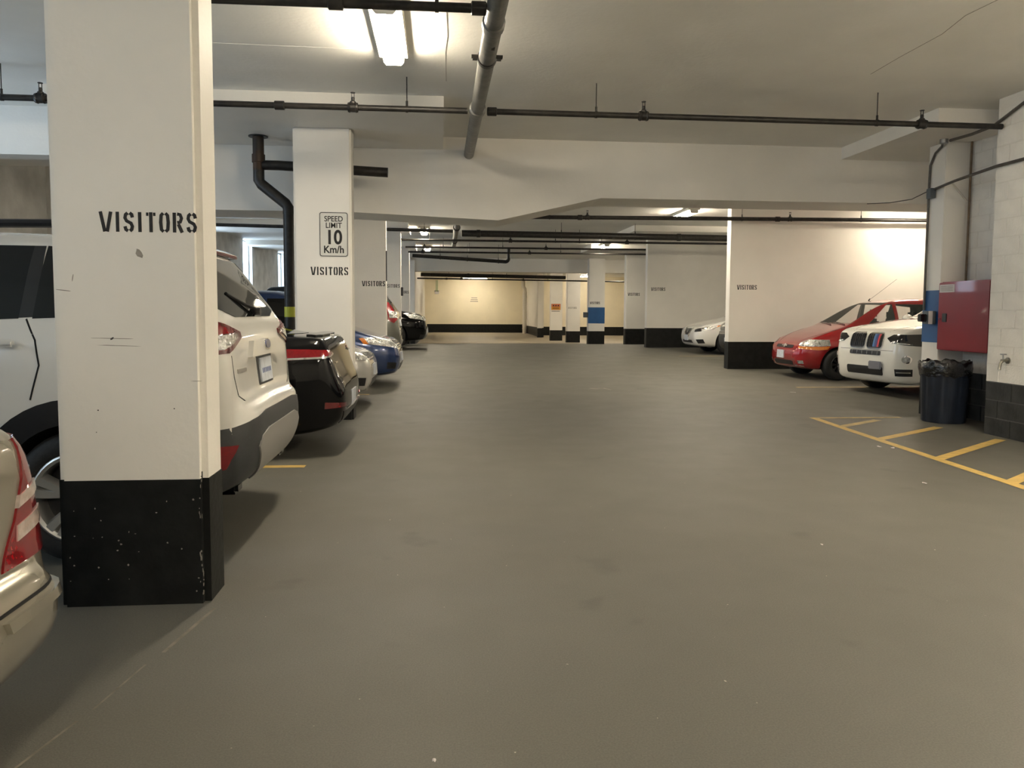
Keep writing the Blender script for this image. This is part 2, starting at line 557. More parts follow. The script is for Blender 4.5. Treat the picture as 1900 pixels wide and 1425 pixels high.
for y0 in (14.6, 20.6, 26.6):
    if y0 > 15: wbox('ceiling_drop_panel', 5.25, XR, y0, y0 + 2.0, 3.56, CZ, WALL, 'thickened slab panel over the bays, %s of two beyond the beam' % {20.6: 'first', 26.6: 'second'}[y0])
    wbox('ceiling_drop_panel', XL, -0.85, y0, y0 + 2.0, 3.56, CZ, WALL, 'thickened slab panel over the parked row, %s of three beyond the beam' % {14.6: 'first', 20.6: 'second', 26.6: 'third'}[y0])

# columns ------------------------------------------------------------------
def column(x0, x1, y0, dy, label, ztop=3.56, bev=0.022, **k):
    return banded('column', x0, x1, y0, y0 + dy, label, ztop, bev=bev, **k)


c1 = column(-1.715, -1.065, 3.57, 0.26, 'nearest white column with black base, scuffs and VISITORS stencil', bev=0.03)
stencil(c1, 'VISITORS', -1.497, 3.57, 1.695, 0.088, 0.415)
def blotch(parent, x, y, z, w, h, m=SCUFF, tilt=0.0):
    pts = []
    for i in range(9):
        a = 2 * math.pi * i / 9
        r = random.uniform(0.6, 1.0)
        px, pz = math.cos(a) * w / 2 * r, math.sin(a) * h / 2 * r
        pts.append((x + px * math.cos(tilt) - pz * math.sin(tilt), z + px * math.sin(tilt) + pz * math.cos(tilt)))
    MB().prism(pts, 'y', y - 0.0008, y + 0.002).build('scuff_mark', m, parent)


for x, z, w, h, t, m in [(-1.335, 1.60, 0.03, 0.05, 0.5, SCUFF), (-1.45, 1.222, 0.22, 0.004, -0.02, SCUFF), (-1.43, 1.19, 0.26, 0.004, -0.03, SCUFF), (-1.46, 1.222, 0.02, 0.012, 0.6, INK),
                         (-1.66, 1.435, 0.07, 0.006, -0.1, SCUFF), (-1.53, 0.90, 0.008, 0.008, 0, INK), (-1.20, 0.905, 0.007, 0.007, 0, INK), (-1.62, 1.49, 0.05, 0.006, 1.4, SCUFF),
                         (-1.54, 0.80, 0.006, 0.006, 0, INK), (-1.1, 1.03, 0.06, 0.003, 0, SCUFF)]:
    blotch(c1, x, 3.57, z, w, h, m, t)
for i in range(26):
    blotch(c1, random.uniform(-1.69, -1.08), 3.566, random.uniform(0.05, 0.58), random.uniform(.004, .012), random.uniform(.003, .012), SCUFF)

for i in range(22):
    blotch(c1, -1.094 + random.uniform(-.008, .008), 3.566, random.uniform(0.03, 0.60), random.uniform(.003, .008), random.uniform(.008, .035), SCUFF)
c2 = column(-1.765, -1.075, 9.55, 0.30, 'white column carrying the speed limit sign')
stencil(c2, 'VISITORS', -1.565, 9.55, 1.785, 0.100, 0.445)
c3 = column(-1.75, -1.08, 15.5, 0.30, 'white column past the blue car, VISITORS in full')
stencil(c3, 'VISITORS', -1.545, 15.5, 1.845, 0.105, 0.45)
MB().box(-1.079, -1.060, 15.52, 15.56, 1.95, 2.55).build('corner_guard', BLK, c3)
c4 = column(-1.75, -1.09, 21.5, 0.30, 'white column before the black pickup')
stencil(c4, 'VISITORS', -1.575, 21.5, 2.00, 0.10, 0.46)
MB().bbox(-1.092, -1.03, 21.55, 21.72, 1.78, 2.02, 0.008).build('alarm_box', BLK, c4)
c5 = column(-1.75, -1.09, 27.5, 0.30, 'white column beyond the black pickup')
stencil(c5, 'VISITORS', -1.575, 27.5, 1.98, 0.10, 0.46)
column(-1.75, -1.10, 33.6, 0.30, 'last white column of the parked row')

wd = [o for o in bpy.data.objects if o.name.startswith('wall_bay_divider')]
stencil(wd[0], 'VISITORS', 6.55, 16.5, 1.868, 0.105, 0.45)
stencil(wd[1], 'VISITORS', 6.56, 23.5, 2.03, 0.105, 0.45)
cC = column(6.81, 7.69, 27.8, 0.3, 'broad white column with VISITORS beside the dividing wall', CZ)
stencil(cC, 'VISITORS', 6.89, 27.8, 1.965, 0.11, 0.44)
cD = column(6.53, 7.26, 33.5, 0.35, 'white column with the blue painted square', CZ)
stencil(cD, 'VISITORS', 6.60, 33.5, 1.71, 0.11, 0.44)
MB().box(6.524, 7.26, 33.494, 33.6, 0.86, 1.57).build('blue_square', BLUEP, cD)
MB().bbox(6.34, 6.526, 33.56, 33.75, 1.12, 1.35, 0.01).build('call_box', GREYBOX, cD)
cE = column(6.39, 7.08, 38.5, 0.35, 'plain white column with faint VISITORS between two columns', CZ)
stencil(cE, 'VISITORS', 6.46, 38.5, 1.52, 0.10, 0.44, m=SCUFF)
cF = column(6.06, 6.73, 42.0, 0.35, 'white column with the small orange sign', CZ)
column(5.98, 6.28, 47.0, 0.3, 'slim white column at the end of the return wall', CZ)

# pillar beside the cabinet
cP = column(6.45, 6.80, 9.40, 0.34, 'narrow white pillar with blue paint beside the red cabinet', 3.56, bev=0.006)
MB().box(6.446, 6.80, 9.396, 9.744, 0.98, 1.66).build('blue_paint', BLUEP, cP)

# ------------------------------------------------------------------ floor markings (parts of the floor)
def line(pts, w, m, z=0.003):
    """painted line through two floor points"""
    (x0, y0), (x1, y1) = pts
    dx, dy = x1 - x0, y1 - y0
    L = math.hypot(dx, dy)
    nx, ny = -dy / L * w / 2, dx / L * w / 2
    k = max(1, int(L / 0.5))
    mb_ = MB()
    vv = []
    for i in range(k + 1):
        x, y = x0 + dx * i / k, y0 + dy * i / k
        vv += [(x + nx, y + ny, FH(y) + z), (x - nx, y - ny, FH(y) + z)]
    mb_.add(vv, [(2 * i, 2 * i + 1, 2 * i + 3, 2 * i + 2) for i in range(k)])
    o = mb_.build('painted_line', m, floor)
    for p in o.data.polygons:
        if p.normal.z < 0:
            p.flip()
    return o


line([(4.79, 9.42), (4.46, 4.3)], 0.10, YEL)
line([(4.80, 9.38), (5.95, 9.36)], 0.09, YELW, 0.004)
line([(4.76, 8.66), (5.52, 9.16)], 0.11, YELW, 0.004)
line([(4.70, 7.76), (5.92, 8.55)], 0.11, YEL, 0.004)
line([(4.63, 6.67), (6.02, 7.66)], 0.11, YEL, 0.004)
line([(4.56, 5.67), (6.0, 6.70)], 0.11, YEL, 0.004)
line([(-1.17, 6.71), (-5.6, 6.78)], 0.10, YEL)
line([(-1.12, 12.21), (-5.6, 12.25)], 0.10, YELW)
line([(6.28, 12.97), (11.6, 12.95)], 0.10, YELW)
line([(6.28, 19.7), (11.6, 19.7)], 0.10, YELW)
for a, b in [((2.56, 12.95), (2.68, 12.80)), ((2.80, 12.95), (2.88, 12.70)), ((2.56, 12.95), (2.84, 12.95))]:
    line([a, b], 0.03, SCUFF, 0.004)
line([(-1.0, 36.9), (5.9, 36.9)], 0.16, YELW, 0.009)
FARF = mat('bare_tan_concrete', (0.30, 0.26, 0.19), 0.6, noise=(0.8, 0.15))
mb = MB()
yy_ = [36.4 + k * 0.98 for k in range(21)]
mb.add([(x, y, FH(y) + 0.006) for y in yy_ for x in (-1.11, XR)], [(2 * k, 2 * k + 1, 2 * k + 3, 2 * k + 2) for k in range(20)])
ff_ = tag(mb.build('floor_far', FARF, None, 60), 'paler bare concrete floor before the far end wall', None, None, 'structure')
for p in ff_.data.polygons:
    if p.normal.z < 0:
        p.flip()
FJ = mat('floor_joint_residue', (0.21, 0.19, 0.15), 0.8, noise=(14, 0.4))
for a, b, w_ in [((-1.02, 3.50), (-1.09, 3.05), 0.016), ((-1.12, 2.95), (-1.17, 2.62), 0.008), ((-1.19, 2.55), (-1.30, 2.06), 0.010), ((-1.31, 2.0), (-1.40, 1.55), 0.007), ((-1.41, 1.5), (-1.5, 1.0), 0.009)]:
    line([a, b], w_, FJ, 0.002)

# ------------------------------------------------------------------ sprinkler piping
def upright(parent, x, y, z):
    """sprinkler head standing on a pipe"""
    m_ = MB().lathe([(0.030, -0.02), (0.030, 0.03), (0.018, 0.04), (0.018, 0.07), (0.012, 0.075)], (x, y, z + 0.028), 'z', 10)
    m_.box(x - 0.016, x - 0.011, y - 0.004, y + 0.004, z + 0.09, z + 0.145).box(x + 0.011, x + 0.016, y - 0.004, y + 0.004, z + 0.09, z + 0.145)
    m_.lathe([(0.024, 0), (0.024, 0.006)], (x, y, z + 0.143), 'z', 10)
    m_.build('sprinkler_head', PIPEB, parent, 40)
    MB().lathe([(0.046, -0.05), (0.052, -0.03), (0.046, -0.025), (0.046, 0.025), (0.052, 0.03), (0.046, 0.05)], (x, y, z), 'x', 14).build('tee_fitting', PIPEB, parent, 40)


def hanger(parent, x, y, z, r, top=CZ):
    m_ = MB().tube([(x, y, z + r), (x, y, top)], 0.0055, 6)
    m_.lathe([(0.012, 0), (0.012, 0.05)], (x, y, z + r), 'z', 8)
    m_.lathe([(r + 0.006, -0.012), (r + 0.006, 0.012)], (x, y, z), 'x', 12)
    m_.build('hanger_rod', PIPEB, parent, 40)


def cross_pipe(label, x0, z0, x1, z1, y, r, heads=(), hangs=(), couplings=()):
    p = empty('sprinkler_pipe', ((x0 + x1) / 2, y, 0), 0, label, 'pipe', 'sprinkler branch pipes under the ceiling')
    cx = (x0 + x1) / 2
    zz = lambda x: z0 + (z1 - z0) * (x - x0) / (x1 - x0)
    MB().tube([(x0 - cx, 0, z0), (x1 - cx, 0, z1)], r, 14).build('pipe', PIPEB, p, 40)
    for x in heads:
        upright(p, x - cx, 0, zz(x))
    for x in hangs:
        hanger(p, x - cx, 0, zz(x), r, 3.56 if x < 0 and 8.7 < y < 10.6 else CZ)
    for x in couplings:
        MB().lathe([(r + 0.004, -0.05), (r + 0.014, -0.045), (r + 0.014, 0.045), (r + 0.004, 0.05)], (x - cx, 0, zz(x)), 'x', 14).build('coupling', PIPEB, p, 40)
    return p


cross_pipe('black branch pipe crossing in front of the bright ceiling lamp', -6.3, 3.28, 0.30, 3.31, 5.1, 0.030, (), (-3.2, -0.02), (-0.66, 0.25))
cross_pipe('thin branch pipe with upright heads from steel main to the block wall', 0.48, 3.40, 6.12, 3.40, 8.0, 0.030, (2.118, 5.192), (1.615, 4.683), (0.53,))
cross_pipe('thin branch pipe with upright heads passing behind the nearest column', -6.3, 3.40, 0.28, 3.40, 8.0, 0.030, (-0.876, -3.87), (-0.336, -4.23), (-1.6,))
cross_pipe('black pipe just beyond the beam ending at the bays', 0.47, 3.335, 12.3, 3.43, 16.2, 0.042, (3.11, 7.58), (2.3, 6.5, 9.2), (2.95, 7.3))
cross_pipe('black pipe from the column to the steel main', -6.3, 3.46, 0.32, 3.38, 19.6, 0.042, (-1.46,), (-0.4, -3.5), ())
cross_pipe('thickest black pipe spanning the whole aisle', 0.56, 3.40, 12.3, 3.35, 20.3, 0.085, (), (3.2, 5.2, 8), (1.0, 6.4))
cross_pipe('thin black pipe, first behind the thickest pipe', -1.1, 3.37, 12.3, 3.38, 22.0, 0.030, (2.0, 5.4), (-0.3, 3.3, 4.0), ())
cross_pipe('thin black pipe, second behind the thickest pipe', -1.1, 3.39, 12.3, 3.41, 24.7, 0.030, (-0.5, 3.4), (0.1, 2.0, 5.2), ())
cross_pipe('thin black pipe, third behind the thickest pipe', -1.1, 3.39, 12.3, 3.41, 26.7, 0.030, (3.1, -0.6), (1.0, 4.2), ())
cross_pipe('long dark pipe under the far beam', -0.9, 3.06, 5.9, 2.98, 36.0, 0.085, (), (0.4, 3.1), (1.3,))
cross_pipe('thin dark pipe lower under the far beam', -1.1, 2.93, 12.3, 2.83, 37.0, 0.035, (1.0, 4.0), (2.5, 5.2, 8.0), (0.3,))

# bent black pipe below the pipes, with loop hangers
p = empty('drain_pipe', (0.7, 27.2, 0), 0, 'black pipe with an upturned elbow and loop hangers', 'pipe')
pts = [(-1.67, 0, 3.303), (1.60, 0, 3.12)] + [(1.60 + 0.11 * math.sin(math.radians(a)), 0, 3.12 + 0.11 * (1 - math.cos(math.radians(a)))) for a in range(15, 91, 15)] + [(1.71, 0, 3.60)]
MB().tube(pts, 0.062, 14).build('pipe', PIPEB, p, 40)
for x in (-0.7, 0.25, 1.35):
    hanger(p, x, 0, 3.303 - (x + 1.67) * 0.056, 0.075)

# the big steel main running along the aisle
mp = empty('sprinkler_main', (0.39, 8, 0), 0, 'big grey steel main running along the aisle ceiling', 'pipe')
zmain = lambda y: 3.33 + (y - 5) * 0.030 if y < 10.7 else 3.50 + min(0.035, (y - 10.7) * 0.01)
MB().tube([(-0.01 + (y - 8) * 0.004, y - 8, zmain(y)) for y in (-3, 5, 10.7, 18, 26)], 0.068, 20).build('pipe', PIPEG, mp, 40)
def ring(y, r0, r1, hw, m, name):
    a = math.atan(0.03)
    o = MB().lathe([(r0, -hw), (r1, -hw * 0.8), (r1, hw * 0.8), (r0, hw)], (0, 0, 0), 'y', 20).build(name, m, mp, 40)
    o.location = (-0.01 + (y - 8) * 0.004, y - 8, zmain(y))
    o.rotation_euler = (a, 0, 0)
    return o


ring(5.45, 0.066, 0.080, 0.06, PIPEG, 'sleeve')
rg = ring(6.25, 0.066, 0.078, 0.035, PIPEB, 'clamp')
for s in (-1, 1):
    for dz in (0.012, -0.02):
        MB().lathe([(0.012, -0.03), (0.012, 0.03)], (s * 0.094, dz, 0.01), 'x', 8).build('bolt', PIPEB, rg, 40)
    MB().box(s * 0.094 - 0.02, s * 0.094 + 0.02, -0.03, 0.03, -0.012, 0.014).build('clamp_ear', PIPEB, rg)
ring(8.0, 0.066, 0.084, 0.07, PIPEG, 'sleeve')
ring(20.2, 0.066, 0.095, 0.09, PIPEB, 'clamp')
ring(24.0, 0.066, 0.090, 0.06, PIPEB, 'clamp')
hanger(mp, 0, -2.2, zmain(5.8), 0.068)

# rusty drain beside the sign column
dp = empty('drain_pipe', (-2.29, 10.1, 0), 0, 'rusty cast-iron drain bending behind the speed sign column', 'pipe')
R_ = 0.07
MB().tube([(0, 0, 3.56), (0, 0, 3.12)], R_, 16).build('upper_pipe', RUST, dp, 40)
MB().lathe([(R_, 0), (R_ + 0.05, 0.0), (R_ + 0.05, 0.012), (R_, 0.012)], (0, 0, 3.538), 'z', 18).build('ceiling_flange', PIPEB, dp, 40)
MB().lathe([(R_ + 0.012, 0), (R_ + 0.012, 0.10)], (0, 0, 3.22), 'z', 16).build('coupling', RUST, dp, 40)
MB().tube([(0, 0, 3.14), (0, 0, 3.0), (0.03, 0, 2.95), (0.33, 0, 2.71), (0.36, 0, 2.66), (0.36, 0, 2.58)], R_, 16).build('offset_bend', PIPEB, dp, 40)
MB().tube([(0.36, 0, 2.62), (0.36, 0, 0.0)], R_ * 0.95, 16).build('lower_pipe', PIPEB, dp, 40)
MB().tube([(0.05, 0, 3.19), (0.25, 0, 3.19), (1.62, 0, 3.13)], 0.062, 16).build('branch_pipe', PIPEB, dp, 40)
MB().lathe([(R_ * 0.95 + 0.003, 0), (R_ * 0.95 + 0.003, 0.13)], (0.36, 0, 1.27), 'z', 16).build('marking_tape', YELTAPE, dp, 40)

# white drain stack at the far wall
wp = empty('drain_stack', (5.98, 54.3, -0.2), 0, 'white painted drain stack in the far corner', 'pipe')
MB().lathe([(0.15, 0), (0.15, 3.0)], (0, 0, 0), 'z', 16).build('pipe', PIPEW, wp, 40)
for z in (0.35, 0.55, 2.6):
    MB().lathe([(0.165, 0), (0.165, 0.06)], (0, 0, z), 'z', 16).build('coupling', PIPEW, wp, 40)
MB().tube([(0, 0, 3.0), (0, 0, 3.15), (-0.05, 0, 3.24), (-0.12, 0, 3.35), (-0.12, 0, 3.9)], 0.13, 14).build('run_out', PIPEW, wp, 40)

# ------------------------------------------------------------------ ceiling lamps
def lamp(x, y, label, rz=0, L=1.25, z=CZ):
    o = empty('ceiling_lamp', (x, y, z), rz, label, 'lamp', 'ceiling strip lamps')
    MB().bbox(-0.135, 0.135, -L / 2, L / 2, -0.06, -0.001, 0.008).build('housing', HOUSE, o, 30)
    sec = [(-0.09, -0.055), (-0.088, -0.10), (-0.065, -0.128), (0.065, -0.128), (0.088, -0.10), (0.09, -0.055)]
    MB().prism(sec, 'y', -L / 2 + 0.02, L / 2 - 0.02).build('diffuser', DIFF, o)
    for s in (-1, 1):
        MB().prism([(a * 1.04, b * 1.02) for a, b in sec], 'y', s * (L / 2 - 0.02), s * (L / 2 - 0.005)).build('end_cap', HOUSE, o)
    return o


lamp(-0.42, 6.62, 'bright strip lamp cut by the black branch pipe')
lamp(-0.42, -2.2, 'unseen strip lamp added behind the viewpoint over the aisle', 0, 1.7)  # unseen; added to light the near floor and the nearest column's front
lamp(-0.45, 12.6, 'short added fill lamp hidden just behind the deep beam', 0, 0.55)  # added out of sight to brighten the front of the third column
lamp(9.4, 19.7, 'hidden fill lamp added over the bay of the white sedan', 0, 0.9)  # hidden helper, put in to brighten the dividing wall behind the sedan
lamp(-0.45, 16.7, 'strip lamp hidden above the deep beam')
lamp(-0.47, 22.3, 'small strip lamp glowing above the black pipes near the column')
lamp(-0.47, 28.4, 'small strip lamp glowing lowest among the black pipes')
lamp(5.70, 17.6, 'strip lamp near the dividing wall beside the right bays')
lamp(5.68, 26.6, 'strip lamp further along the bays above a thin pipe')
lamp(10.4, 15.5, 'strip lamp washing the dividing wall above the red hatchback', math.radians(90), 0.9)
lamp(4.5, 3.6, 'unseen long lamp added above the hatched area, nearest the block wall', 0, 2.4)  # out of view; added and lengthened to brighten the floor on this side
lamp(5.0, 13.2, 'strip lamp behind the deep beam before the parked white luxury SUV')
lamp(4.5, -2.0, 'unseen fill lamp added behind the viewpoint near the block wall')  # out of view; put in for more light on ceiling and right side
lamp(2.4, 53.4, 'strip lamp lighting the cream far end wall', math.radians(90), 1.7)
lamp(9.4, 48.6, 'unseen lamp added to light the wall behind the far columns', math.radians(90), 1.0)  # no fixture visible here; added to brighten the far side wall
lamp(8.8, 37.0, 'strip lamp between the blue square column and far wall')
lamp(9.2, 42.0, 'strip lamp behind the far columns')
lamp(3.0, 40.0, 'strip lamp behind the far beam')
lamp(9.4, 31.0, 'strip lamp in the bay beyond the broad column')
for i, (x, y) in enumerate([(1.05, 19.0), (2.6, 25.5)]):
    MBo = MB().bbox(-0.12, 0.12, -0.12, 0.12, -0.08, 0, 0.01).build('junction_box', HOUSE, None, 30)
    MBo.location = (x, y, CZ)
    tag(MBo, ['small pale ceiling box before the thickest pipe', 'small pale ceiling box among the thin pipes'][i], 'junction box')

# ------------------------------------------------------------------ cars
class Car:
    """local frame: nose at x=0 pointing to -x, tail at x=L, -y is the side first described, z up from the ground"""

    def __init__(self, name, label, place, spec, paint, cat='car'):
        x, y, rz = place
        self.L, self.s, self.paint = spec['L'], spec, paint
        self.root = empty(name, (x, y, FH(y)), rz, label, cat, None)
        self.body()

    def body(self):
        s, L = self.s, self.L
        zt, zl, zb, hw, wr = (pchip(s[k]) for k in ('zt', 'zl', 'zb', 'hw', 'wr'))
        keys = {0, L} | {p[0] for p in s['zt']} | {p[0] for p in s['hw']} | {p[0] for p in s['zl']}
        keys |= {L * i / 30 for i in range(31)} | {0.012, 0.035, 0.07, L - 0.012, L - 0.035, L - 0.07}
        xs_ = []
        for k in sorted(keys):
            if not xs_ or k - xs_[-1] > 0.011:
                xs_.append(k)
        xs_[-1] = L
        vs_, N = [], 0
        for x in xs_:
            t, l, w = zt(x), zl(x), hw(x)
            b = min(zb(x), t - min(0.05, 0.25 * (t - l)))
            r = min(wr(x), w * 0.97)
            g = max(0.0, min(1.0, (t - zb(x)) / 0.22))
            hgt = b - l
            half = [(0, l), (0.55 * w, l), (0.86 * w, l + 0.012), (0.945 * w, l + min(0.06, 0.2 * hgt)), (0.985 * w, l + 0.32 * hgt), (w, l + 0.58 * hgt), (0.992 * w, l + 0.80 * hgt), (0.968 * w, l + 0.94 * hgt), (0.945 * w, b)]

            def mix(a, c):
                return (a[0] + (c[0] - a[0]) * g, a[1] + (c[1] - a[1]) * g)
            dh = t - b
            half.append(mix((0.915 * w, b + 0.55 * dh), (0.925 * w - (0.925 * w - r) * 0.22, b + 0.26 * dh)))
            half.append(mix((0.88 * w, b + 0.74 * dh), (0.925 * w - (0.925 * w - r) * 0.58, b + 0.60 * dh)))
            half.append(mix((0.83 * w, b + 0.86 * dh), (r, b + 0.87 * dh)))
            half.append(mix((0.74 * w, b + 0.94 * dh), (r * 0.93, b + 0.955 * dh)))
            half.append(mix((0.42 * w, t), (r * 0.55, b + 0.993 * dh)))
            half.append((0, t + 0.012 * (1 - g)))
            loop = [(x - L / 2, y, z) for y, z in half] + [(x - L / 2, -y, z) for y, z in half[-2:0:-1]]
            N = len(loop)
            vs_ += loop
        fs = []
        for i in range(len(xs_) - 1):
            for k in range(N):
                fs.append((i * N + k, i * N + (k + 1) % N, (i + 1) * N + (k + 1) % N, (i + 1) * N + k))
        h = N // 2
        for base in (0, (len(xs_) - 1) * N):
            for k in range(h):
                a, b_, c, d_ = k, k + 1, N - k - 1, (N - k) % N
                q = [base + a, base + b_] + ([base + c] if c != b_ else []) + ([base + d_] if d_ != a else [])
                if len(q) >= 3:
                    fs.append(tuple(q))
        mb_ = MB().add(vs_, fs)
        me = mb_.mesh('body', self.paint)
        bm = bmesh.new()
        bm.from_mesh(me)
        # the material below a level line around the body
        me.materials.append(WELL)
        if 'zcut' in s:
            z, m_ = s['zcut']
            bmesh.ops.bisect_plane(bm, geom=bm.verts[:] + bm.edges[:] + bm.faces[:], plane_co=(0, 0, z), plane_no=(0, 0, 1))
            me.materials.append(m_)
            for f in bm.faces:
                if f.calc_center_median().z < z:
                    f.material_index = 2
        self.bvh = None
        bm.to_mesh(me)
        bm.free()
        tmp = bpy.data.objects.new('tmp', me)
        COL.objects.link(tmp)
        sub = tmp.modifiers.new('s', 'SUBSURF')
        sub.levels = sub.render_levels = 1
        dg = bpy.context.evaluated_depsgraph_get()
        ev = tmp.evaluated_get(dg)
        me2 = bpy.data.meshes.new_from_object(ev)
        bm = bmesh.new()
        bm.from_mesh(me2)
        self.bvh = BVHTree.FromBMesh(bm)
        bm.free()
        # cut the wheel arches and, for a car one can look into, the cabin
        xf, xr_, R, W2 = s['wheels'][:4]
        cut = MB()
        for wx in (xf, xr_):
            for sg in (-1, 1):
                cut.lathe([(R + 0.055, sg * (W2 + 0.25)), (R + 0.055, sg * (W2 - 0.36))], (wx - L / 2, 0, R - 0.005), 'y', 40)
        if 'cabin' in s:
            sides, front, xa, xb = s['cabin']
            cuts = [MB().prism([(x - L / 2, z) for x, z in q], 'y', -1.1, 1.1) for q in sides] + [MB().prism(front, 'x', xa - L / 2, xb - L / 2)]
        else:
            cuts = []
        cm = cut.mesh('cut', WELL)
        co = bpy.data.objects.new('cut', cm)
        COL.objects.link(co)
        tmp.modifiers.clear()
        tmp.data = me2
        bo = tmp.modifiers.new('b', 'BOOLEAN')
        bo.operation, bo.solver, bo.object = 'DIFFERENCE', 'EXACT', co
        bo.material_mode = 'TRANSFER'
        extra = []
        for q in cuts:
            xo = bpy.data.objects.new('cut', q.mesh('cut', SEAT))
            COL.objects.link(xo)
            extra.append(xo)
            b2 = tmp.modifiers.new('b', 'BOOLEAN')
            b2.operation, b2.solver, b2.object, b2.material_mode = 'DIFFERENCE', 'EXACT', xo, 'TRANSFER'
        dg = bpy.context.evaluated_depsgraph_get()
        me3 = bpy.data.meshes.new_from_object(tmp.evaluated_get(dg))
        bpy.data.objects.remove(tmp)
        bpy.data.objects.remove(co)
        for xo in extra:
            bpy.data.objects.remove(xo)
        me3.name = 'body'
        for p_ in me3.polygons:
            p_.use_smooth = True
        me3.set_sharp_from_angle(angle=math.radians(38))
        self.bodyob = link('body', me3, self.root)
        self.wheels()

    def wheels(self):
        s = self.s
        xf, xr_, R, W2, rr, style = s['wheels']
        for wx in (xf, xr_):
            for sg in (-1, 1):
                t = 0.105
                prof = [(rr, -t), (rr + 0.02, -t - 0.008), (R - 0.05, -t - 0.012), (R - 0.012, -t + 0.01), (R, -t + 0.04), (R, t - 0.04), (R - 0.012, t - 0.01), (R - 0.05, t + 0.012), (rr, t)]
                key = ('tyre', R, rr, style)
                if key not in MESHC:
                    MESHC[key] = MB().lathe(prof, (0, 0, 0), 'y', 36, False).mesh('wheel', RUB, 40)
                    m_ = MB().lathe([(rr, 0.09), (rr + 0.004, -0.10), (rr - 0.012, -0.112), (rr - 0.028, -0.10), (rr - 0.035, 0.0), (rr - 0.04, 0.06)], (0, 0, 0), 'y', 36, False)
                    n_ = {'ten': 5, 'five': 5, 'steel': 9}[style]
                    for k in range(n_):
                        a = 2 * math.pi * k / n_ + 0.35
                        for off in ((-0.16, 0.16) if style == 'ten' else (0,)):
                            a2 = a + off
                            wd_ = {'ten': 0.030, 'five': 0.040, 'steel': 0.03}[style]
                            c_, s_ = math.cos(a2), math.sin(a2)
                            ci, si = math.cos(a + off * 0.35), math.sin(a + off * 0.35)
                            tx, tz = -s_, c_
                            P, Q = (ci * 0.05, si * 0.05), (c_ * (rr - 0.02), s_ * (rr - 0.02))
                            vv = []
                            for (px, pz), y_, w_ in ((P, -0.090, wd_ * 0.8), (Q, -0.106, wd_ * 1.3)):
                                for sy, ww in ((y_, w_ * 0.55), (y_ + 0.05, w_)):
                                    vv += [(px + tx * ww, sy, pz + tz * ww), (px - tx * ww, sy, pz - tz * ww)]
                            m_.add(vv, [(0, 1, 5, 4), (2, 6, 7, 3), (0, 4, 6, 2), (1, 3, 7, 5), (4, 5, 7, 6)])
                    m_.lathe([(0.0, -0.095), (0.06, -0.092), (0.075, -0.06), (0.08, -0.03)], (0, 0, 0), 'y', 20, False)
                    MESHC[key + ('r',)] = m_.mesh('rim', STEELW if style == 'steel' else RIM, 35)
                    m_ = MB().lathe([(0.0, 0.0), (rr - 0.03, 0.0)], (0, 0, 0), 'y', 30, False)
                    m_.lathe([(rr - 0.07, -0.035), (rr - 0.07, -0.01)], (0, 0, 0), 'y', 30, True)
                    MESHC[key + ('d',)] = m_.mesh('brake_disc', RIMD, 35)
                    m_ = MB()
                    for k in range(5):
                        a = 2 * math.pi * k / 5
                        m_.lathe([(0.011, -0.088), (0.011, -0.07)], (0.052 * math.cos(a), 0, 0.052 * math.sin(a)), 'y', 8)
                    MESHC[key + ('n',)] = m_.mesh('lug_nuts', RIMD, 35)
                w = link('wheel', MESHC[key], self.root)
                w.location = (wx - self.L / 2, sg * (W2 - 0.125), R)
                w.rotation_euler = (0, 0, 0 if sg < 0 else math.pi)
                for nm, k2 in (('rim', 'r'), ('brake_disc', 'd'), ('lug_nuts', 'n')):
                    link(nm, MESHC[key + (k2,)], w)

    # surface-conforming parts ------------------------------------------------
    def patch(self, name, m, view, pts, off=0.004, sym=False, parent=None, step=0.035, d=None):
        L = self.L
        outs = []
        for sg in ((1, -1) if sym else (1,)):
            if view == 'S':
                p3, dv = [(x, -1.2, z) for x, z in pts], (0, 1, 0)
            elif view == 'F':
                p3, dv = [(-0.5, y, z) for y, z in pts], (1, 0, 0)
            elif view == 'R':
                p3, dv = [(L + 0.5, y, z) for y, z in pts], (-1, 0, 0)
            elif view == 'T':
                p3, dv = [(x, y, 2.5) for x, y in pts], (0, 0, -1)
            elif view == 'CF':
                p3, dv = pts, (0.7, 0.7, 0)
            elif view == 'CR':
                p3, dv = pts, (-0.7, 0.7, 0)
            else:
                p3, dv = pts, d
            dv = Vector((dv[0], dv[1] * sg, dv[2])).normalized()
            p3 = [Vector((p[0] - L / 2, p[1] * sg, p[2])) for p in p3]
            up = Vector((0, 0, 1)) if abs(dv.z) < 0.9 else Vector((1, 0, 0))
            a = dv.cross(up).normalized()
            b = a.cross(dv).normalized()
            bm = bmesh.new()
            vs_ = [bm.verts.new(a * p.dot(a) + b * p.dot(b) - dv * 4) for p in p3]
            bm.faces.new(vs_)
            for ax in (a, b):
                lo = min(p.dot(ax) for p in p3)
                hi = max(p.dot(ax) for p in p3)
                k = max(1, int((hi - lo) / step))
                for i in range(1, k):
                    q = ax * (lo + (hi - lo) * i / k)
                    bmesh.ops.bisect_plane(bm, geom=bm.verts[:] + bm.edges[:] + bm.faces[:], plane_co=q, plane_no=ax, dist=1e-5)
            bmesh.ops.triangulate(bm, faces=[f for f in bm.faces if len(f.verts) > 4])
            norms = {}
            for v in bm.verts:
                hit, nrm, _, dist = self.bvh.ray_cast(v.co, dv)
                if hit is None:
                    hit, nrm, _, dist = self.bvh.find_nearest(v.co + dv * 4.0)
                if nrm.dot(dv) > 0:
                    nrm = -nrm
                norms[v] = nrm.copy()
                v.co = hit + nrm * off
            be = [e for e in bm.edges if e.is_boundary]
            org = {}
            for e in be:
                for v in e.verts:
                    org[tuple(round(c, 6) for c in v.co)] = norms[v]
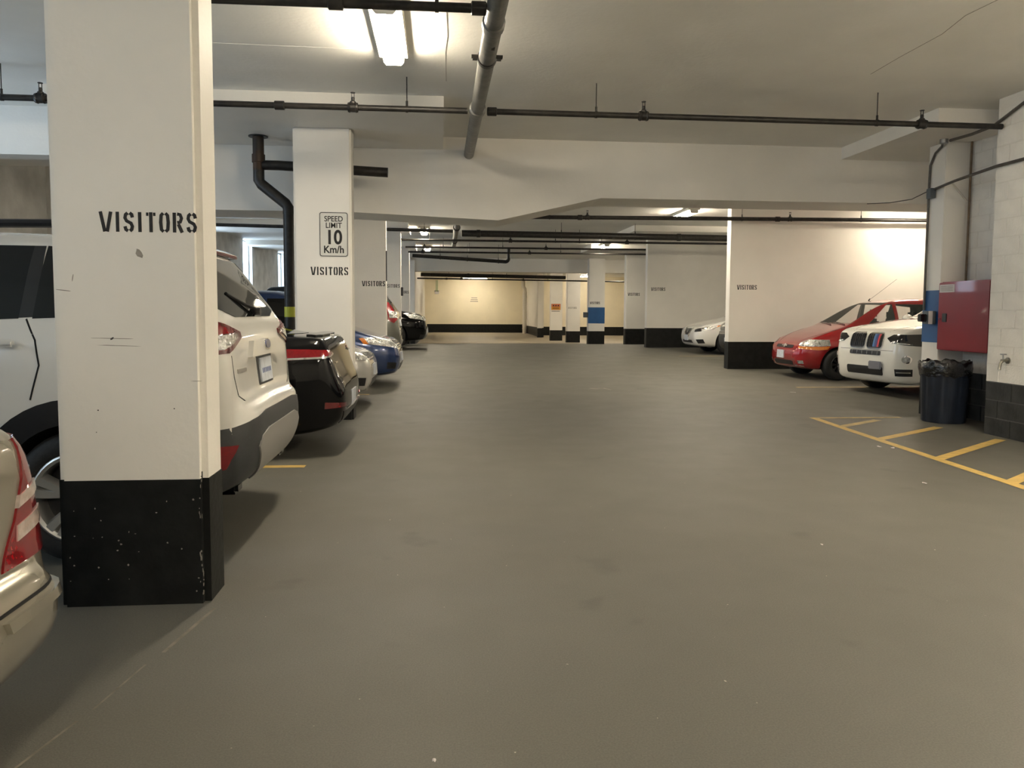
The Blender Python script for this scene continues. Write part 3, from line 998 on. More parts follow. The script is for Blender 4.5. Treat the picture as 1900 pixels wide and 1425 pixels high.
            ex = bmesh.ops.extrude_edge_only(bm, edges=be)
            for v in [g_ for g_ in ex['geom'] if isinstance(g_, bmesh.types.BMVert)]:
                nn = org.get(tuple(round(c, 6) for c in v.co))
                if nn is not None:
                    v.co -= nn * (off + 0.004)
            bmesh.ops.recalc_face_normals(bm, faces=bm.faces[:])
            me = bpy.data.meshes.new(name)
            bm.to_mesh(me)
            bm.free()
            f0 = [p_ for p_ in me.polygons]
            # make sure the faces look outwards
            if sum(p_.normal.dot(dv) * p_.area for p_ in f0) > 0:
                me.flip_normals()
            me.materials.append(m)
            for p_ in me.polygons:
                p_.use_smooth = True
            me.set_sharp_from_angle(angle=math.radians(45))
            outs.append(link(name, me, parent or self.root))
        return outs[0] if not sym else outs

    def seam(self, view, pts, w=0.007, m=None, name='panel_gap', sym=True, off=0.0015, d=None):
        """narrow strip along a polyline in the view plane"""
        L_, R__ = [], []
        for i in range(len(pts)):
            a, b = pts[max(i - 1, 0)], pts[min(i + 1, len(pts) - 1)]
            dx, dz = b[0] - a[0], b[1] - a[1]
            n_ = math.hypot(dx, dz)
            nx, nz = -dz / n_ * w / 2, dx / n_ * w / 2
            L_.append((pts[i][0] + nx, pts[i][1] + nz))
            R__.append((pts[i][0] - nx, pts[i][1] - nz))
        return self.patch(name, m or SEAM, view, L_ + R__[::-1], off, sym, step=0.06)

    def part(self, name, mb_, m, parent=None, smooth=35):
        """mb_ in local coordinates with x from the nose"""
        mb_.v = [(x - self.L / 2, y, z) for x, y, z in mb_.v]
        return mb_.build(name, m, parent or self.root, smooth)

    def mirrors(self, x, z, y, m):
        for sg in (-1, 1):
            b = MB().frombm(self._blob((x, sg * (y + 0.10), z), (0.08, 0.10, 0.07)))
            self.part('wing_mirror', b, m)

    def _blob(self, c, r):
        bm = bmesh.new()
        bmesh.ops.create_uvsphere(bm, u_segments=16, v_segments=10, radius=1)
        for v in bm.verts:
            v.co = Vector((c[0] + v.co.x * r[0], c[1] + v.co.y * r[1], c[2] + v.co.z * r[2]))
        return bm

    def plate(self, view, z, y0=0.0, off=0.018):
        pl = self.patch('licence_plate', PLATE, view, [(y0 - 0.15, z - 0.076), (y0 + 0.15, z - 0.076), (y0 + 0.15, z + 0.076), (y0 - 0.15, z + 0.076)], off, step=0.3)
        return pl


MESHC = {}


def scaled(pts, k):
    return [(x * k, z) for x, z in pts]


def sedan(L=4.75, W=1.82, dz=0.0, R=0.325, rr=0.215, style='five', nose=0.0, **o):
    k = L / 4.75
    h = W / 2
    s = dict(L=L,
             zt=scaled([(0, 0.50), (0.02, 0.60), (0.07, 0.685), (0.2, 0.755), (0.6, 0.865), (1.10, 0.96), (1.28, 1.00), (2.05, 1.37), (2.4, 1.45), (2.9, 1.46), (3.35, 1.40), (3.95, 1.12), (4.15, 1.075), (4.58, 1.055), (4.66, 1.02), (4.70, 0.86), (4.735, 0.68), (4.75, 0.58)], k),
             zl=scaled([(0, 0.42), (0.03, 0.30), (0.12, 0.22), (0.5, 0.18), (4.2, 0.19), (4.55, 0.24), (4.70, 0.32), (4.75, 0.46)], k),
             zb=scaled([(0, 0.70), (1.2, 0.88), (2, 0.92), (3.6, 0.97), (4.2, 1.0), (4.75, 1.0)], k),
             hw=scaled([(0, 0.60 * h), (0.03, 0.70 * h), (0.10, 0.80 * h), (0.25, 0.90 * h), (0.55, 0.965 * h), (1.2, h), (3.6, h), (4.2, 0.965 * h), (4.5, 0.90 * h), (4.65, 0.82 * h), (4.72, 0.73 * h), (4.75, 0.62 * h)], k),
             wr=scaled([(0, 0.8 * h), (1.2, 0.80 * h), (2.2, 0.66 * h), (3.3, 0.66 * h), (4.0, 0.76 * h), (4.75, 0.8 * h)], k),
             wheels=(0.93 * k, 3.72 * k, R, h, rr, style))
    s['zt'] = [(x, z + dz * max(0, min(1, (z - 0.9) / 0.4))) for x, z in s['zt']]
    s.update(o)
    return s


def suv(L=4.6, W=1.85, H=1.72, R=0.355, rr=0.24, style='ten', **o):
    k = L / 4.52
    h = W / 2
    q = H / 1.72
    s = dict(L=L,
             zt=[(x * k, z * q) for x, z in [(0, 0.62), (0.02, 0.74), (0.07, 0.86), (0.2, 0.96), (0.6, 1.04), (1.05, 1.12), (1.18, 1.15), (1.85, 1.60), (2.2, 1.69), (3.0, 1.72), (3.8, 1.70), (4.06, 1.68), (4.12, 1.645), (4.18, 1.54), (4.27, 1.40), (4.36, 1.26), (4.42, 1.17), (4.455, 1.05), (4.468, 0.92), (4.485, 0.84), (4.51, 0.77), (4.52, 0.68)]],
             zl=[(x * k, z) for x, z in [(0, 0.48), (0.03, 0.36), (0.12, 0.28), (0.5, 0.24), (4.0, 0.25), (4.3, 0.30), (4.42, 0.36), (4.49, 0.45), (4.52, 0.55)]],
             zb=scaled([(0, 0.85), (1.1, 1.06), (2, 1.10), (3.4, 1.16), (4.2, 1.20), (4.52, 1.20)], k),
             hw=scaled([(0, 0.62 * h), (0.03, 0.72 * h), (0.10, 0.82 * h), (0.25, 0.91 * h), (0.55, 0.975 * h), (1.2, h), (3.6, h), (4.0, 0.985 * h), (4.25, 0.95 * h), (4.38, 0.90 * h), (4.46, 0.82 * h), (4.50, 0.73 * h), (4.52, 0.62 * h)], k),
             wr=scaled([(0, 0.8 * h), (1.2, 0.82 * h), (2.2, 0.70 * h), (3.8, 0.69 * h), (4.2, 0.72 * h), (4.52, 0.8 * h)], k),
             wheels=(0.89 * k, 3.56 * k, R, h, rr, style))
    s.update(o)
    return s


def side_glass(c, xs_, zb, zt_, m=None, frac=(0.36, 0.66), rear_seam=True):
    """three side windows between windscreen foot xs_[0] and tail xs_[3]; roof edge x from xs_[1] to xs_[2]"""
    x0, x1, x2, x3 = xs_
    b = lambda x: zb[0] + (zb[1] - zb[0]) * (x - x0) / (x3 - x0)
    f1 = x0 + (x3 - x0) * frac[0]
    f2 = x0 + (x3 - x0) * frac[1]
    g = 0.035
    m = m or GLASS
    c.patch('side_window', m, 'S', [(x0, b(x0)), (f1 - g, b(f1)), (f1 - g, zt_), (x1, zt_)], 0.003, True)
    c.patch('side_window', m, 'S', [(f1 + g, b(f1)), (f2 - g, b(f2)), (f2 - g, zt_ - 0.005), (f1 + g, zt_)], 0.003, True)
    c.patch('side_window', m, 'S', [(f2 + g, b(f2)), (x3, b(x3)), (x2, zt_ - 0.03), (f2 + g, zt_ - 0.005)], 0.003, True)
    c.seam('S', [(f1, b(f1) - 0.02), (f1 + 0.02, b(f1) - 0.3), (f1, 0.34)])
    if rear_seam:
        c.seam('S', [(f2, b(f2) - 0.02), (f2 + 0.04, b(f2) - 0.25), (f2 - 0.06, 0.55)])
    for f in (f1 - 0.12, f2 - 0.10):
        for sg in (-1, 1):
            y = sg * (c.s['wheels'][3] + 0.006)
            c.part('door_handle', MB().bbox(f - 0.09, f + 0.09, min(y, y + sg * 0.03), max(y, y + sg * 0.03), b(f) - 0.14, b(f) - 0.10, 0.012), c.paint)


# --- white compact SUV, tail to the aisle, behind the nearest column
P = car_paint('white_car_paint', (0.66, 0.65, 0.61))
L = 4.52
c = Car('white_hatchback_suv', 'white compact SUV parked tail-out behind the nearest column', (-1.03 - L / 2, 5.08, 0), suv(L, 1.84, 1.80, 0.355, 0.245, 'ten', zcut=(0.66, CLAD), wheels=(0.89, 3.645, 0.355, 0.92, 0.245, 'ten'),
        zt=[(0, 0.64), (0.02, 0.77), (0.07, 0.90), (0.2, 1.0), (0.6, 1.08), (1.05, 1.17), (1.18, 1.20), (1.85, 1.67), (2.2, 1.765), (3.0, 1.80), (3.8, 1.77), (4.02, 1.745), (4.10, 1.70), (4.16, 1.61), (4.26, 1.46), (4.34, 1.33), (4.385, 1.24), (4.405, 1.14), (4.41, 0.95), (4.415, 0.87), (4.43, 0.835), (4.475, 0.805), (4.505, 0.77), (4.52, 0.69)],
        zb=scaled([(0, 0.89), (1.1, 1.11), (2, 1.18), (3.4, 1.25), (4.2, 1.28), (4.52, 1.28)], 1)), P)
side_glass(c, (1.35, 1.95, 3.86, 4.10), (1.22, 1.33), 1.70, None, (0.36, 0.74), False)
c.patch('window_pillar', BLKG, 'S', [(3.34, 1.305), (3.44, 1.31), (3.41, 1.695), (3.31, 1.695)], 0.0025, True)
c.patch('windscreen', GLASS, 'F', [(-0.68, 1.22), (0.68, 1.22), (0.55, 1.67), (-0.55, 1.67)], 0.003)
c.patch('rear_window', GLASS, 'R', [(-0.70, 1.36), (-0.45, 1.31), (0.45, 1.31), (0.70, 1.36), (0.57, 1.68), (-0.57, 1.68)], 0.004)
c.part('spoiler', MB().prism([(3.90, 1.765), (4.03, 1.765), (4.095, 1.74), (4.10, 1.715), (3.98, 1.70)], 'y', -0.60, 0.60), P)
c.part('brake_lamp', MB().bbox(3.98, 4.106, -0.58, 0.58, 1.712, 1.734, 0.004), REDD)
tl = c.patch('tail_lamp', REDD, 'CR', [(4.05, -0.9, 1.30), (4.18, -0.89, 1.315), (4.34, -0.82, 1.29), (4.43, -0.56, 1.225), (4.43, -0.55, 1.19), (4.38, -0.76, 1.115), (4.16, -0.9, 1.095)], 0.010, True)
c.patch('tail_lamp_top', REDL, 'CR', [(4.07, -0.9, 1.285), (4.18, -0.89, 1.295), (4.32, -0.825, 1.275), (4.405, -0.64, 1.225), (4.10, -0.9, 1.205)], 0.015, True)
c.patch('tail_lamp_lens', LENS, 'CR', [(4.10, -0.9, 1.20), (4.405, -0.64, 1.218), (4.41, -0.62, 1.195), (4.36, -0.79, 1.135), (4.14, -0.9, 1.12)], 0.016, True)
c.seam('R', [(-0.74, 1.10), (-0.73, 0.98), (-0.69, 0.87), (-0.60, 0.835)], sym=True)
c.seam('S', [(3.39, 1.30), (3.45, 1.19), (3.475, 1.06), (3.43, 0.88)], 0.009)
c.seam('S', [(4.25, 1.08), (4.27, 0.90), (4.30, 0.80), (4.33, 0.68)])
c.patch('plate_recess', CLAD, 'R', [(-0.19, 0.885), (0.19, 0.885), (0.21, 1.07), (-0.21, 1.07)], 0.002)
pl = c.plate('R', 0.975, 0, 0.012)
for i in range(6):
    yy = -0.105 + i * 0.042
    c.patch('plate_character', PLBLUE, 'R', [(yy - 0.010, 0.955), (yy + 0.010, 0.955), (yy + 0.010, 0.985), (yy - 0.010, 0.985)], 0.0135, parent=pl)
c.patch('trim_bar', P, 'R', [(-0.40, 1.07), (0.40, 1.07), (0.33, 1.165), (-0.33, 1.165)], 0.030, step=0.06)
c.patch('badge', CHROME, 'R', [(0.075 * math.cos(a * 0.393), 1.135 + 0.036 * math.sin(a * 0.393)) for a in range(16)], 0.036)
c.patch('badge_field', mat('badge_blue', (0.01, 0.03, 0.13), 0.3, coat=1.0), 'R', [(0.066 * math.cos(a * 0.393), 1.135 + 0.029 * math.sin(a * 0.393)) for a in range(16)], 0.039)
c.patch('model_badge', SILV, 'R', [(-0.66, 0.995), (-0.46, 0.995), (-0.46, 1.018), (-0.66, 1.018)], 0.004)
c.patch('bumper_insert', CLAD, 'R', [(-0.90, 0.60), (0.90, 0.60), (0.84, 0.70), (0.66, 0.735), (0.40, 0.76), (-0.40, 0.76), (-0.66, 0.735), (-0.84, 0.70)], 0.004)
c.patch('skid_plate', SILV, 'R', [(-0.40, 0.345), (0.40, 0.345), (0.52, 0.46), (0.60, 0.57), (0.54, 0.625), (0.40, 0.655), (-0.40, 0.655), (-0.54, 0.625), (-0.60, 0.57), (-0.52, 0.46)], 0.010)
c.patch('reflector', REDL, 'CR', [(4.20, -0.9, 0.61), (4.42, -0.76, 0.61), (4.38, -0.80, 0.48), (4.20, -0.9, 0.46)], 0.012, True)
for sg in (-1, 1):
    c.part('exhaust_tip', MB().bbox(4.12, 4.40, sg * 0.60 - 0.06, sg * 0.60 + 0.06, 0.30, 0.37, 0.018), BLKG)
c.part('wiper', MB().tube([(4.36, 0.02, 1.36), (4.33, -0.12, 1.385), (4.27, -0.34, 1.45)], 0.011, 8).lathe([(0.026, 0), (0.026, 0.06)], (4.33, 0.02, 1.345), 'x', 10), BLK)
for sg in (-1, 1):
    c.part('roof_rail', MB().tube([(1.9, sg * 0.63, 1.72), (2.1, sg * 0.63, 1.805), (3.7, sg * 0.62, 1.825), (3.95, sg * 0.60, 1.76)], 0.024, 8), BLK)
c.patch('wheel_arch_trim', BLK, 'S', [(3.645 + 0.53 * math.cos(math.radians(a)), 0.355 + 0.53 * math.sin(math.radians(a))) for a in range(-10, 191, 8)] + [(3.645 + 0.398 * math.cos(math.radians(a)), 0.355 + 0.398 * math.sin(math.radians(a))) for a in range(190, -11, -8)], 0.006, True)
c.mirrors(1.45, 1.26, 0.92, P)
c.patch('fuel_flap', P, 'S', [(3.76, 0.95), (3.92, 0.95), (3.92, 1.10), (3.76, 1.10)], 0.002)

# --- champagne sedan at the near left, tail to the aisle
P = car_paint('champagne_car_paint', (0.33, 0.305, 0.245), 0.55, 0.24)
L = 4.80
c = Car('champagne_sedan', 'champagne beige sedan, only its tail corner showing before the nearest column', (-1.20 - L / 2, 1.80, 0),
        sedan(L, 1.80, 0.0, hw=scaled([(0, 0.6 * .9), (0.1, 0.8 * .9), (0.25, 0.9 * .9), (0.55, .965 * .9), (1.2, .9), (3.7, .9), (4.25, .885), (4.5, .865), (4.60, .84), (4.65, .80), (4.70, .77), (4.73, .72), (4.75, .62)], 4.8 / 4.75),
              zt=scaled([(0, 0.50), (0.02, 0.60), (0.07, 0.685), (0.2, 0.755), (0.6, 0.865), (1.10, 0.96), (1.28, 1.00), (2.05, 1.37), (2.4, 1.45), (2.9, 1.46), (3.35, 1.40), (3.95, 1.09), (4.15, 1.03), (4.46, 1.01), (4.56, 0.985), (4.61, 0.93), (4.63, 0.84), (4.642, 0.70), (4.652, 0.60), (4.665, 0.575), (4.70, 0.555), (4.735, 0.51), (4.75, 0.44)], 4.8 / 4.75),
              zl=scaled([(0, 0.42), (0.03, 0.30), (0.12, 0.22), (0.5, 0.18), (4.2, 0.19), (4.5, 0.20), (4.64, 0.23), (4.72, 0.30), (4.75, 0.38)], 4.8 / 4.75)), P)
side_glass(c, (1.5, 2.15, 3.45, 3.85), (0.93, 0.99), 1.33)
c.patch('windscreen', GLASS, 'F', [(-0.66, 1.02), (0.66, 1.02), (0.54, 1.37), (-0.54, 1.37)], 0.003)
c.patch('rear_window', GLASS, 'R', [(-0.62, 1.11), (0.62, 1.11), (0.52, 1.38), (-0.52, 1.38)], 0.003)
c.patch('tail_lamp', REDL, 'CR', [(4.66, -0.76, 0.94), (4.58, -0.84, 0.95), (4.54, -0.87, 0.80), (4.52, -0.88, 0.60), (4.58, -0.86, 0.575), (4.70, -0.50, 0.575), (4.69, -0.64, 0.70), (4.675, -0.72, 0.82)], 0.008, True)
for za, zb_ in ((0.80, 0.745), (0.715, 0.65)):
    c.patch('reversing_lens', mat('pale_reversing_lens', (0.46, 0.38, 0.34), 0.15, coat=1.0, noise=(40, 0.25)), 'CR', [(4.69, -0.69 + (0.8 - za) * 0.6, za - 0.03), (4.65, -0.79, za), (4.65, -0.795, zb_ + 0.02), (4.695, -0.67 + (0.8 - za) * 0.6, zb_ - 0.01)], 0.013, True)
c.patch('bumper_strip', P, 'CR', [(4.40, -0.90, 0.475), (4.60, -0.86, 0.475), (4.76, -0.66, 0.475), (4.80, -0.40, 0.475), (4.80, -0.40, 0.445), (4.76, -0.66, 0.445), (4.60, -0.86, 0.445), (4.40, -0.90, 0.445)], 0.018, True)
c.patch('bumper_crease_line', SEAM, 'CR', [(4.40, -0.90, 0.50), (4.60, -0.86, 0.50), (4.76, -0.66, 0.50), (4.80, -0.40, 0.50), (4.80, -0.40, 0.49), (4.76, -0.66, 0.49), (4.60, -0.86, 0.49), (4.40, -0.90, 0.49)], 0.002, True)  # dark seam strip along the bumper crease
c.mirrors(1.6, 1.0, 0.90, P)

# --- black sedan, tail to the aisle
P = mat('black_car_paint', (0.003, 0.003, 0.0035), 0.06, coat=0.12, spec=0.22, noise=(3, 0.04))
L = 4.80
c = Car('black_sedan', 'glossy black sedan parked tail-out between white SUV and sign column', (-0.87 - L / 2, 7.82, 0), sedan(L, 1.84, 0.0, zt=scaled([(0, 0.50), (0.02, 0.60), (0.07, 0.685), (0.2, 0.755), (0.6, 0.865), (1.10, 0.96), (1.28, 1.00), (2.05, 1.38), (2.4, 1.47), (2.9, 1.48), (3.35, 1.43), (3.95, 1.18), (4.15, 1.135), (4.45, 1.12), (4.54, 1.10), (4.585, 1.04), (4.625, 0.92), (4.68, 0.76), (4.73, 0.66), (4.75, 0.56)], L / 4.75)), P)
k = L / 4.75
side_glass(c, (1.5, 2.15, 3.45, 3.85), (0.93, 0.99), 1.33)
c.patch('windscreen', GLASS, 'F', [(-0.66, 1.02), (0.66, 1.02), (0.54, 1.37), (-0.54, 1.37)], 0.003)
c.patch('rear_window', GLASS, 'R', [(-0.62, 1.13), (0.62, 1.13), (0.52, 1.38), (-0.52, 1.38)], 0.003)
c.patch('tail_lamp', REDL, 'CR', [(4.20, -0.88, 1.005), (4.50, -0.80, 1.0), (4.60, -0.56, 0.985), (4.63, -0.52, 0.96), (4.60, -0.70, 0.925), (4.24, -0.88, 0.90)], 0.008, True)
c.patch('tail_lamp_strip', CHROME, 'CR', [(4.24, -0.88, 0.922), (4.58, -0.72, 0.935), (4.63, -0.52, 0.958), (4.63, -0.52, 0.945), (4.58, -0.72, 0.918), (4.24, -0.88, 0.905)], 0.013, True)
c.patch('boot_lip_spoiler', P, 'T', [(4.44, -0.62), (4.52, -0.60), (4.555, -0.40), (4.565, 0), (4.555, 0.40), (4.52, 0.60), (4.44, 0.62), (4.47, 0.3), (4.475, 0), (4.47, -0.3)], 0.018)
c.plate('R', 0.50, 0, 0.012)
c.patch('reflector', REDD, 'CR', [(4.60, -0.76, 0.52), (4.72, -0.52, 0.50), (4.72, -0.50, 0.47), (4.60, -0.76, 0.46)], 0.008, True)
c.patch('lower_diffuser', BLK, 'R', [(-0.55, 0.30), (0.55, 0.30), (0.62, 0.42), (-0.62, 0.42)], 0.006)
c.patch('bumper_chrome', CHROME, 'R', [(-0.55, 0.43), (0.55, 0.43), (0.55, 0.445), (-0.55, 0.445)], 0.012)
c.patch('model_badge', CHROME, 'R', [(-0.52, 0.86), (-0.40, 0.86), (-0.40, 0.875), (-0.56, 0.875)], 0.004)
for sg in (-1, 1):
    c.part('exhaust_tip', MB().bbox(4.55, 4.72, sg * 0.48 - 0.06, sg * 0.48 + 0.06, 0.27, 0.33, 0.02), CHROME)
c.mirrors(1.6, 1.0, 0.92, P)


def front_kit(c, z=0.66, y=0.52, lens=LENS, amber=True, grille=True, hy=0.0, big=1.0, low=True, plate=True):
    """lamps, grille and intake for a nose seen from the side"""
    c.patch('headlamp', lens, 'CF', [(0.62, -0.84, z + 0.10), (0.40, -0.80, z + 0.11), (0.14, -y - 0.10, z + 0.04), (0.10, -y, z - 0.03), (0.18, -y - 0.12, z - 0.07), (0.50, -0.85, z + 0.0)], 0.006, True)
    if amber:
        c.patch('indicator', AMB, 'CF', [(0.64, -0.85, z + 0.09), (0.56, -0.84, z + 0.10), (0.48, -0.86, z + 0.0), (0.56, -0.87, z + 0.0)], 0.010, True)
    if grille:
        c.patch('grille', BLK, 'F', [(-0.42, z + 0.04), (0.42, z + 0.04), (0.34, z - 0.08), (-0.34, z - 0.08)], 0.004)
        for i in range(3):
            zz = z + 0.02 - i * 0.035
            c.patch('grille_bar', CHROME, 'F', [(-0.38, zz), (0.38, zz), (0.38, zz - 0.012), (-0.38, zz - 0.012)], 0.012)
    if low:
        c.patch('lower_intake', BLK, 'F', [(-0.40, 0.40), (0.40, 0.40), (0.46, 0.29), (-0.46, 0.29)], 0.004)
        c.patch('fog_lamp_pocket', BLK, 'CF', [(0.10, -0.62, 0.42), (0.24, -0.74, 0.43), (0.24, -0.74, 0.32), (0.12, -0.62, 0.31)], 0.004, True)
    if plate:
        c.plate('F', 0.50, 0, 0.02)
    c.seam('S', [(0.98 * c.L / 4.75 + 0.36, 0.9), (0.98 * c.L / 4.75 + 0.36, 0.45)])


# --- silver hatchback nose to the aisle behind the sign column
P = car_paint('silver_car_paint', (0.50, 0.49, 0.46), 0.35, 0.25)
L = 4.30
c = Car('silver_sedan', 'pale silver sedan parked nose-out behind the speed sign column', (-0.94 - L / 2, 11.2, math.pi), sedan(L, 1.70, 0.04, 0.31, 0.19), P)
side_glass(c, (1.35, 1.95, 3.1, 3.5), (0.93, 0.99), 1.33)
c.patch('windscreen', GLASS, 'F', [(-0.64, 1.02), (0.64, 1.02), (0.52, 1.37), (-0.52, 1.37)], 0.003)
front_kit(c, 0.72, 0.44, amber=False)
c.mirrors(1.45, 1.0, 0.85, P)

# --- blue family car nose to the aisle
P = car_paint('blue_car_paint', (0.018, 0.042, 0.13), 0.35, 0.22)
L = 4.40
c = Car('blue_minivan', 'blue family car parked nose-out with amber-cornered headlamps', (-0.69 - L / 2, 13.9, math.pi), sedan(L, 1.76, 0.0, 0.32, 0.2,
        zt=scaled([(0, 0.50), (0.02, 0.62), (0.07, 0.72), (0.2, 0.80), (0.6, 0.92), (0.95, 1.02), (1.08, 1.06), (1.9, 1.54), (2.3, 1.64), (3.2, 1.66), (4.2, 1.58), (4.55, 1.2), (4.66, 1.0), (4.72, 0.8), (4.75, 0.6)], L / 4.75)), P)
side_glass(c, (1.3, 1.9, 3.75, 3.95), (0.98, 1.04), 1.50)
c.patch('windscreen', GLASS, 'F', [(-0.66, 1.09), (0.66, 1.09), (0.54, 1.54), (-0.54, 1.54)], 0.003)
front_kit(c, 0.74, 0.44)
c.mirrors(1.3, 1.08, 0.88, P)

# --- grey SUV tail-out further on
P = car_paint('grey_green_car_paint', (0.16, 0.165, 0.14), 0.5, 0.25)
L = 4.55
c = Car('grey_suv', 'olive grey SUV parked tail-out past the third column', (-0.86 - L / 2, 17.75, 0), suv(L, 1.82, 1.72), P)
side_glass(c, (1.35, 1.95, 3.75, 4.02), (1.13, 1.20), 1.58)
c.patch('rear_window', GLASS, 'R', [(-0.66, 1.24), (0.66, 1.24), (0.56, 1.58), (-0.56, 1.58)], 0.004)
c.patch('tail_lamp', REDL, 'CR', [(4.30, -0.86, 1.42), (4.40, -0.80, 1.40), (4.46, -0.72, 1.05), (4.40, -0.82, 0.95), (4.30, -0.88, 1.0)], 0.008, True)
c.patch('tail_lamp_lens', LENS, 'CR', [(4.32, -0.86, 1.22), (4.44, -0.76, 1.2), (4.45, -0.74, 1.06), (4.33, -0.87, 1.06)], 0.014, True)
c.patch('bumper_chrome', CHROME, 'R', [(-0.7, 0.80), (0.7, 0.80), (0.7, 0.835), (-0.7, 0.835)], 0.010)
c.plate('R', 0.95, 0, 0.014)

# --- black pickup nose-out
P = MATS['black_car_paint']
L = 4.9
c = Car('black_suv', 'tall black SUV parked nose-out past the fourth column', (-0.40 - L / 2, 22.9, math.pi), suv(L, 1.92, 1.82, 0.38, 0.24), P)
side_glass(c, (1.45, 2.1, 4.05, 4.35), (1.19, 1.27), 1.67)
c.patch('windscreen', GLASS, 'F', [(-0.70, 1.24), (0.70, 1.24), (0.56, 1.68), (-0.56, 1.68)], 0.003)
front_kit(c, 0.90, 0.46, amber=False)
for i in range(5):
    yy = -0.36 + i * 0.18
    c.patch('grille_slot', CHROME, 'F', [(yy - 0.01, 0.83), (yy + 0.01, 0.83), (yy + 0.01, 0.94), (yy - 0.01, 0.94)], 0.016)
c.mirrors(1.6, 1.25, 0.95, P)
P = car_paint('silver_grey_paint', (0.22, 0.22, 0.22), 0.6)
L = 4.5
c = Car('grey_sedan', 'dark grey sedan nose just showing past the tall black SUV', (-0.42 - L / 2, 25.6, math.pi), sedan(L, 1.78), P)
side_glass(c, (1.42, 2.05, 3.27, 3.65), (0.93, 0.99), 1.33)
front_kit(c)

# --- white luxury SUV with the twin-kidney grille, nose to the aisle
P = car_paint('bright_white_car_paint', (0.72, 0.71, 0.66))
L = 4.86
c = Car('white_luxury_suv', 'white SUV with twin kidney grille parked nose-out by the bin', (6.93 + L / 2 * math.cos(0.15), 11.95 + L / 2 * math.sin(0.15), 0.15), suv(L, 1.96, 1.77, 0.38, 0.25, 'five',
        zt=[(0, 0.66), (0.02, 0.80), (0.05, 0.93), (0.10, 1.02), (0.25, 1.085), (0.7, 1.16), (1.2, 1.23), (1.45, 1.25), (2.1, 1.62), (2.5, 1.73), (3.3, 1.77), (4.2, 1.72), (4.45, 1.64), (4.6, 1.40), (4.72, 1.15), (4.78, 0.9), (4.83, 0.78), (4.86, 0.68)],
        zl=[(0, 0.42), (0.03, 0.30), (0.10, 0.22), (0.35, 0.19), (0.6, 0.22), (4.0, 0.25), (4.5, 0.30), (4.75, 0.38), (4.86, 0.55)]), P)
side_glass(c, (1.6, 2.25, 4.15, 4.4), (1.17, 1.24), 1.60)
c.patch('windscreen', GLASS, 'F', [(-0.72, 1.27), (0.72, 1.27), (0.58, 1.64), (-0.58, 1.64)], 0.003)
def rrect(x0, x1, z0, z1, r, n=4):
    out = []
    for cx_, cz_, a0 in ((x1 - r, z1 - r, 0), (x0 + r, z1 - r, 90), (x0 + r, z0 + r, 180), (x1 - r, z0 + r, 270)):
        for i in range(n + 1):
            a = math.radians(a0 + 90 * i / n)
            out.append((cx_ + r * math.cos(a), cz_ + r * math.sin(a)))
    return out


for sg in (-1, 1):
    y0, y1 = (0.025, 0.37) if sg > 0 else (-0.37, -0.025)
    c.patch('kidney_surround', CHROME, 'F', rrect(y0 - 0.012, y1 + 0.012, 0.752, 1.012, 0.07), 0.012)
    kg = c.patch('kidney_grille', BLK, 'F', rrect(y0, y1, 0.765, 1.0, 0.06), 0.016)
    for i in range(7):
        yy = y0 + 0.03 + i * (y1 - y0 - 0.06) / 6
        m_ = BLKG
        if sg < 0 and i in (1, 2, 3):
            m_ = {3: mat('stripe_light_blue', (0.03, 0.13, 0.34), 0.3, coat=1), 2: mat('stripe_dark_blue', (0.012, 0.03, 0.16), 0.3, coat=1), 1: mat('stripe_red', (0.42, 0.01, 0.03), 0.3, coat=1)}[i]
        wd_ = 0.021 if m_ is not BLKG else 0.012
        c.patch('grille_slat', m_, 'F', [(yy - wd_, 0.785), (yy + wd_, 0.785), (yy + wd_, 0.982), (yy - wd_, 0.982)], 0.022)
c.patch('headlamp', BLKG, 'CF', [(0.06, -0.44, 0.93), (0.14, -0.50, 0.99), (0.40, -0.80, 1.00), (0.75, -0.95, 0.98), (0.75, -0.95, 0.86), (0.40, -0.85, 0.81), (0.20, -0.66, 0.83), (0.09, -0.50, 0.86)], 0.005, True)
c.patch('headlamp_lens', LENS, 'CF', [(0.10, -0.50, 0.875), (0.22, -0.64, 0.86), (0.30, -0.74, 0.84), (0.20, -0.64, 0.835), (0.10, -0.50, 0.855)], 0.012, True)
c.patch('upper_slot', BLK, 'F', rrect(-0.36, 0.36, 0.655, 0.725, 0.02), 0.005)
for i in range(6):
    yy = -0.30 + 0.12 * i
    c.patch('slot_fin', CHROME, 'F', [(yy - 0.006, 0.665), (yy + 0.006, 0.665), (yy + 0.006, 0.715), (yy - 0.006, 0.715)], 0.012)
c.patch('lower_intake', BLK, 'F', rrect(-0.42, 0.42, 0.335, 0.47, 0.03), 0.005)
c.patch('fog_lamp', CHROME, 'CF', [(0.22 + 0.05 * math.cos(a * .393), -0.70 - 0.05 * math.cos(a * .393), 0.61 + 0.062 * math.sin(a * .393)) for a in range(16)], 0.014, True)
c.patch('fog_lamp_lens', LENS, 'CF', [(0.22 + 0.034 * math.cos(a * .393), -0.70 - 0.034 * math.cos(a * .393), 0.61 + 0.044 * math.sin(a * .393)) for a in range(16)], 0.02, True)
c.patch('side_intake', BLK, 'CF', [(0.10, -0.58, 0.455), (0.28, -0.76, 0.46), (0.28, -0.76, 0.35), (0.12, -0.58, 0.345)], 0.005, True)
c.patch('side_intake_bar', CHROME, 'CF', [(0.12, -0.60, 0.412), (0.26, -0.74, 0.416), (0.26, -0.74, 0.40), (0.12, -0.60, 0.396)], 0.014, True)
c.part('licence_plate', MB().bbox(-0.045, -0.012, -0.42, -0.14, 0.43, 0.56, 0.012), mat('reflective_plate_cover', (0.35, 0.36, 0.42), 0.15, metal=0.6, coat=1))
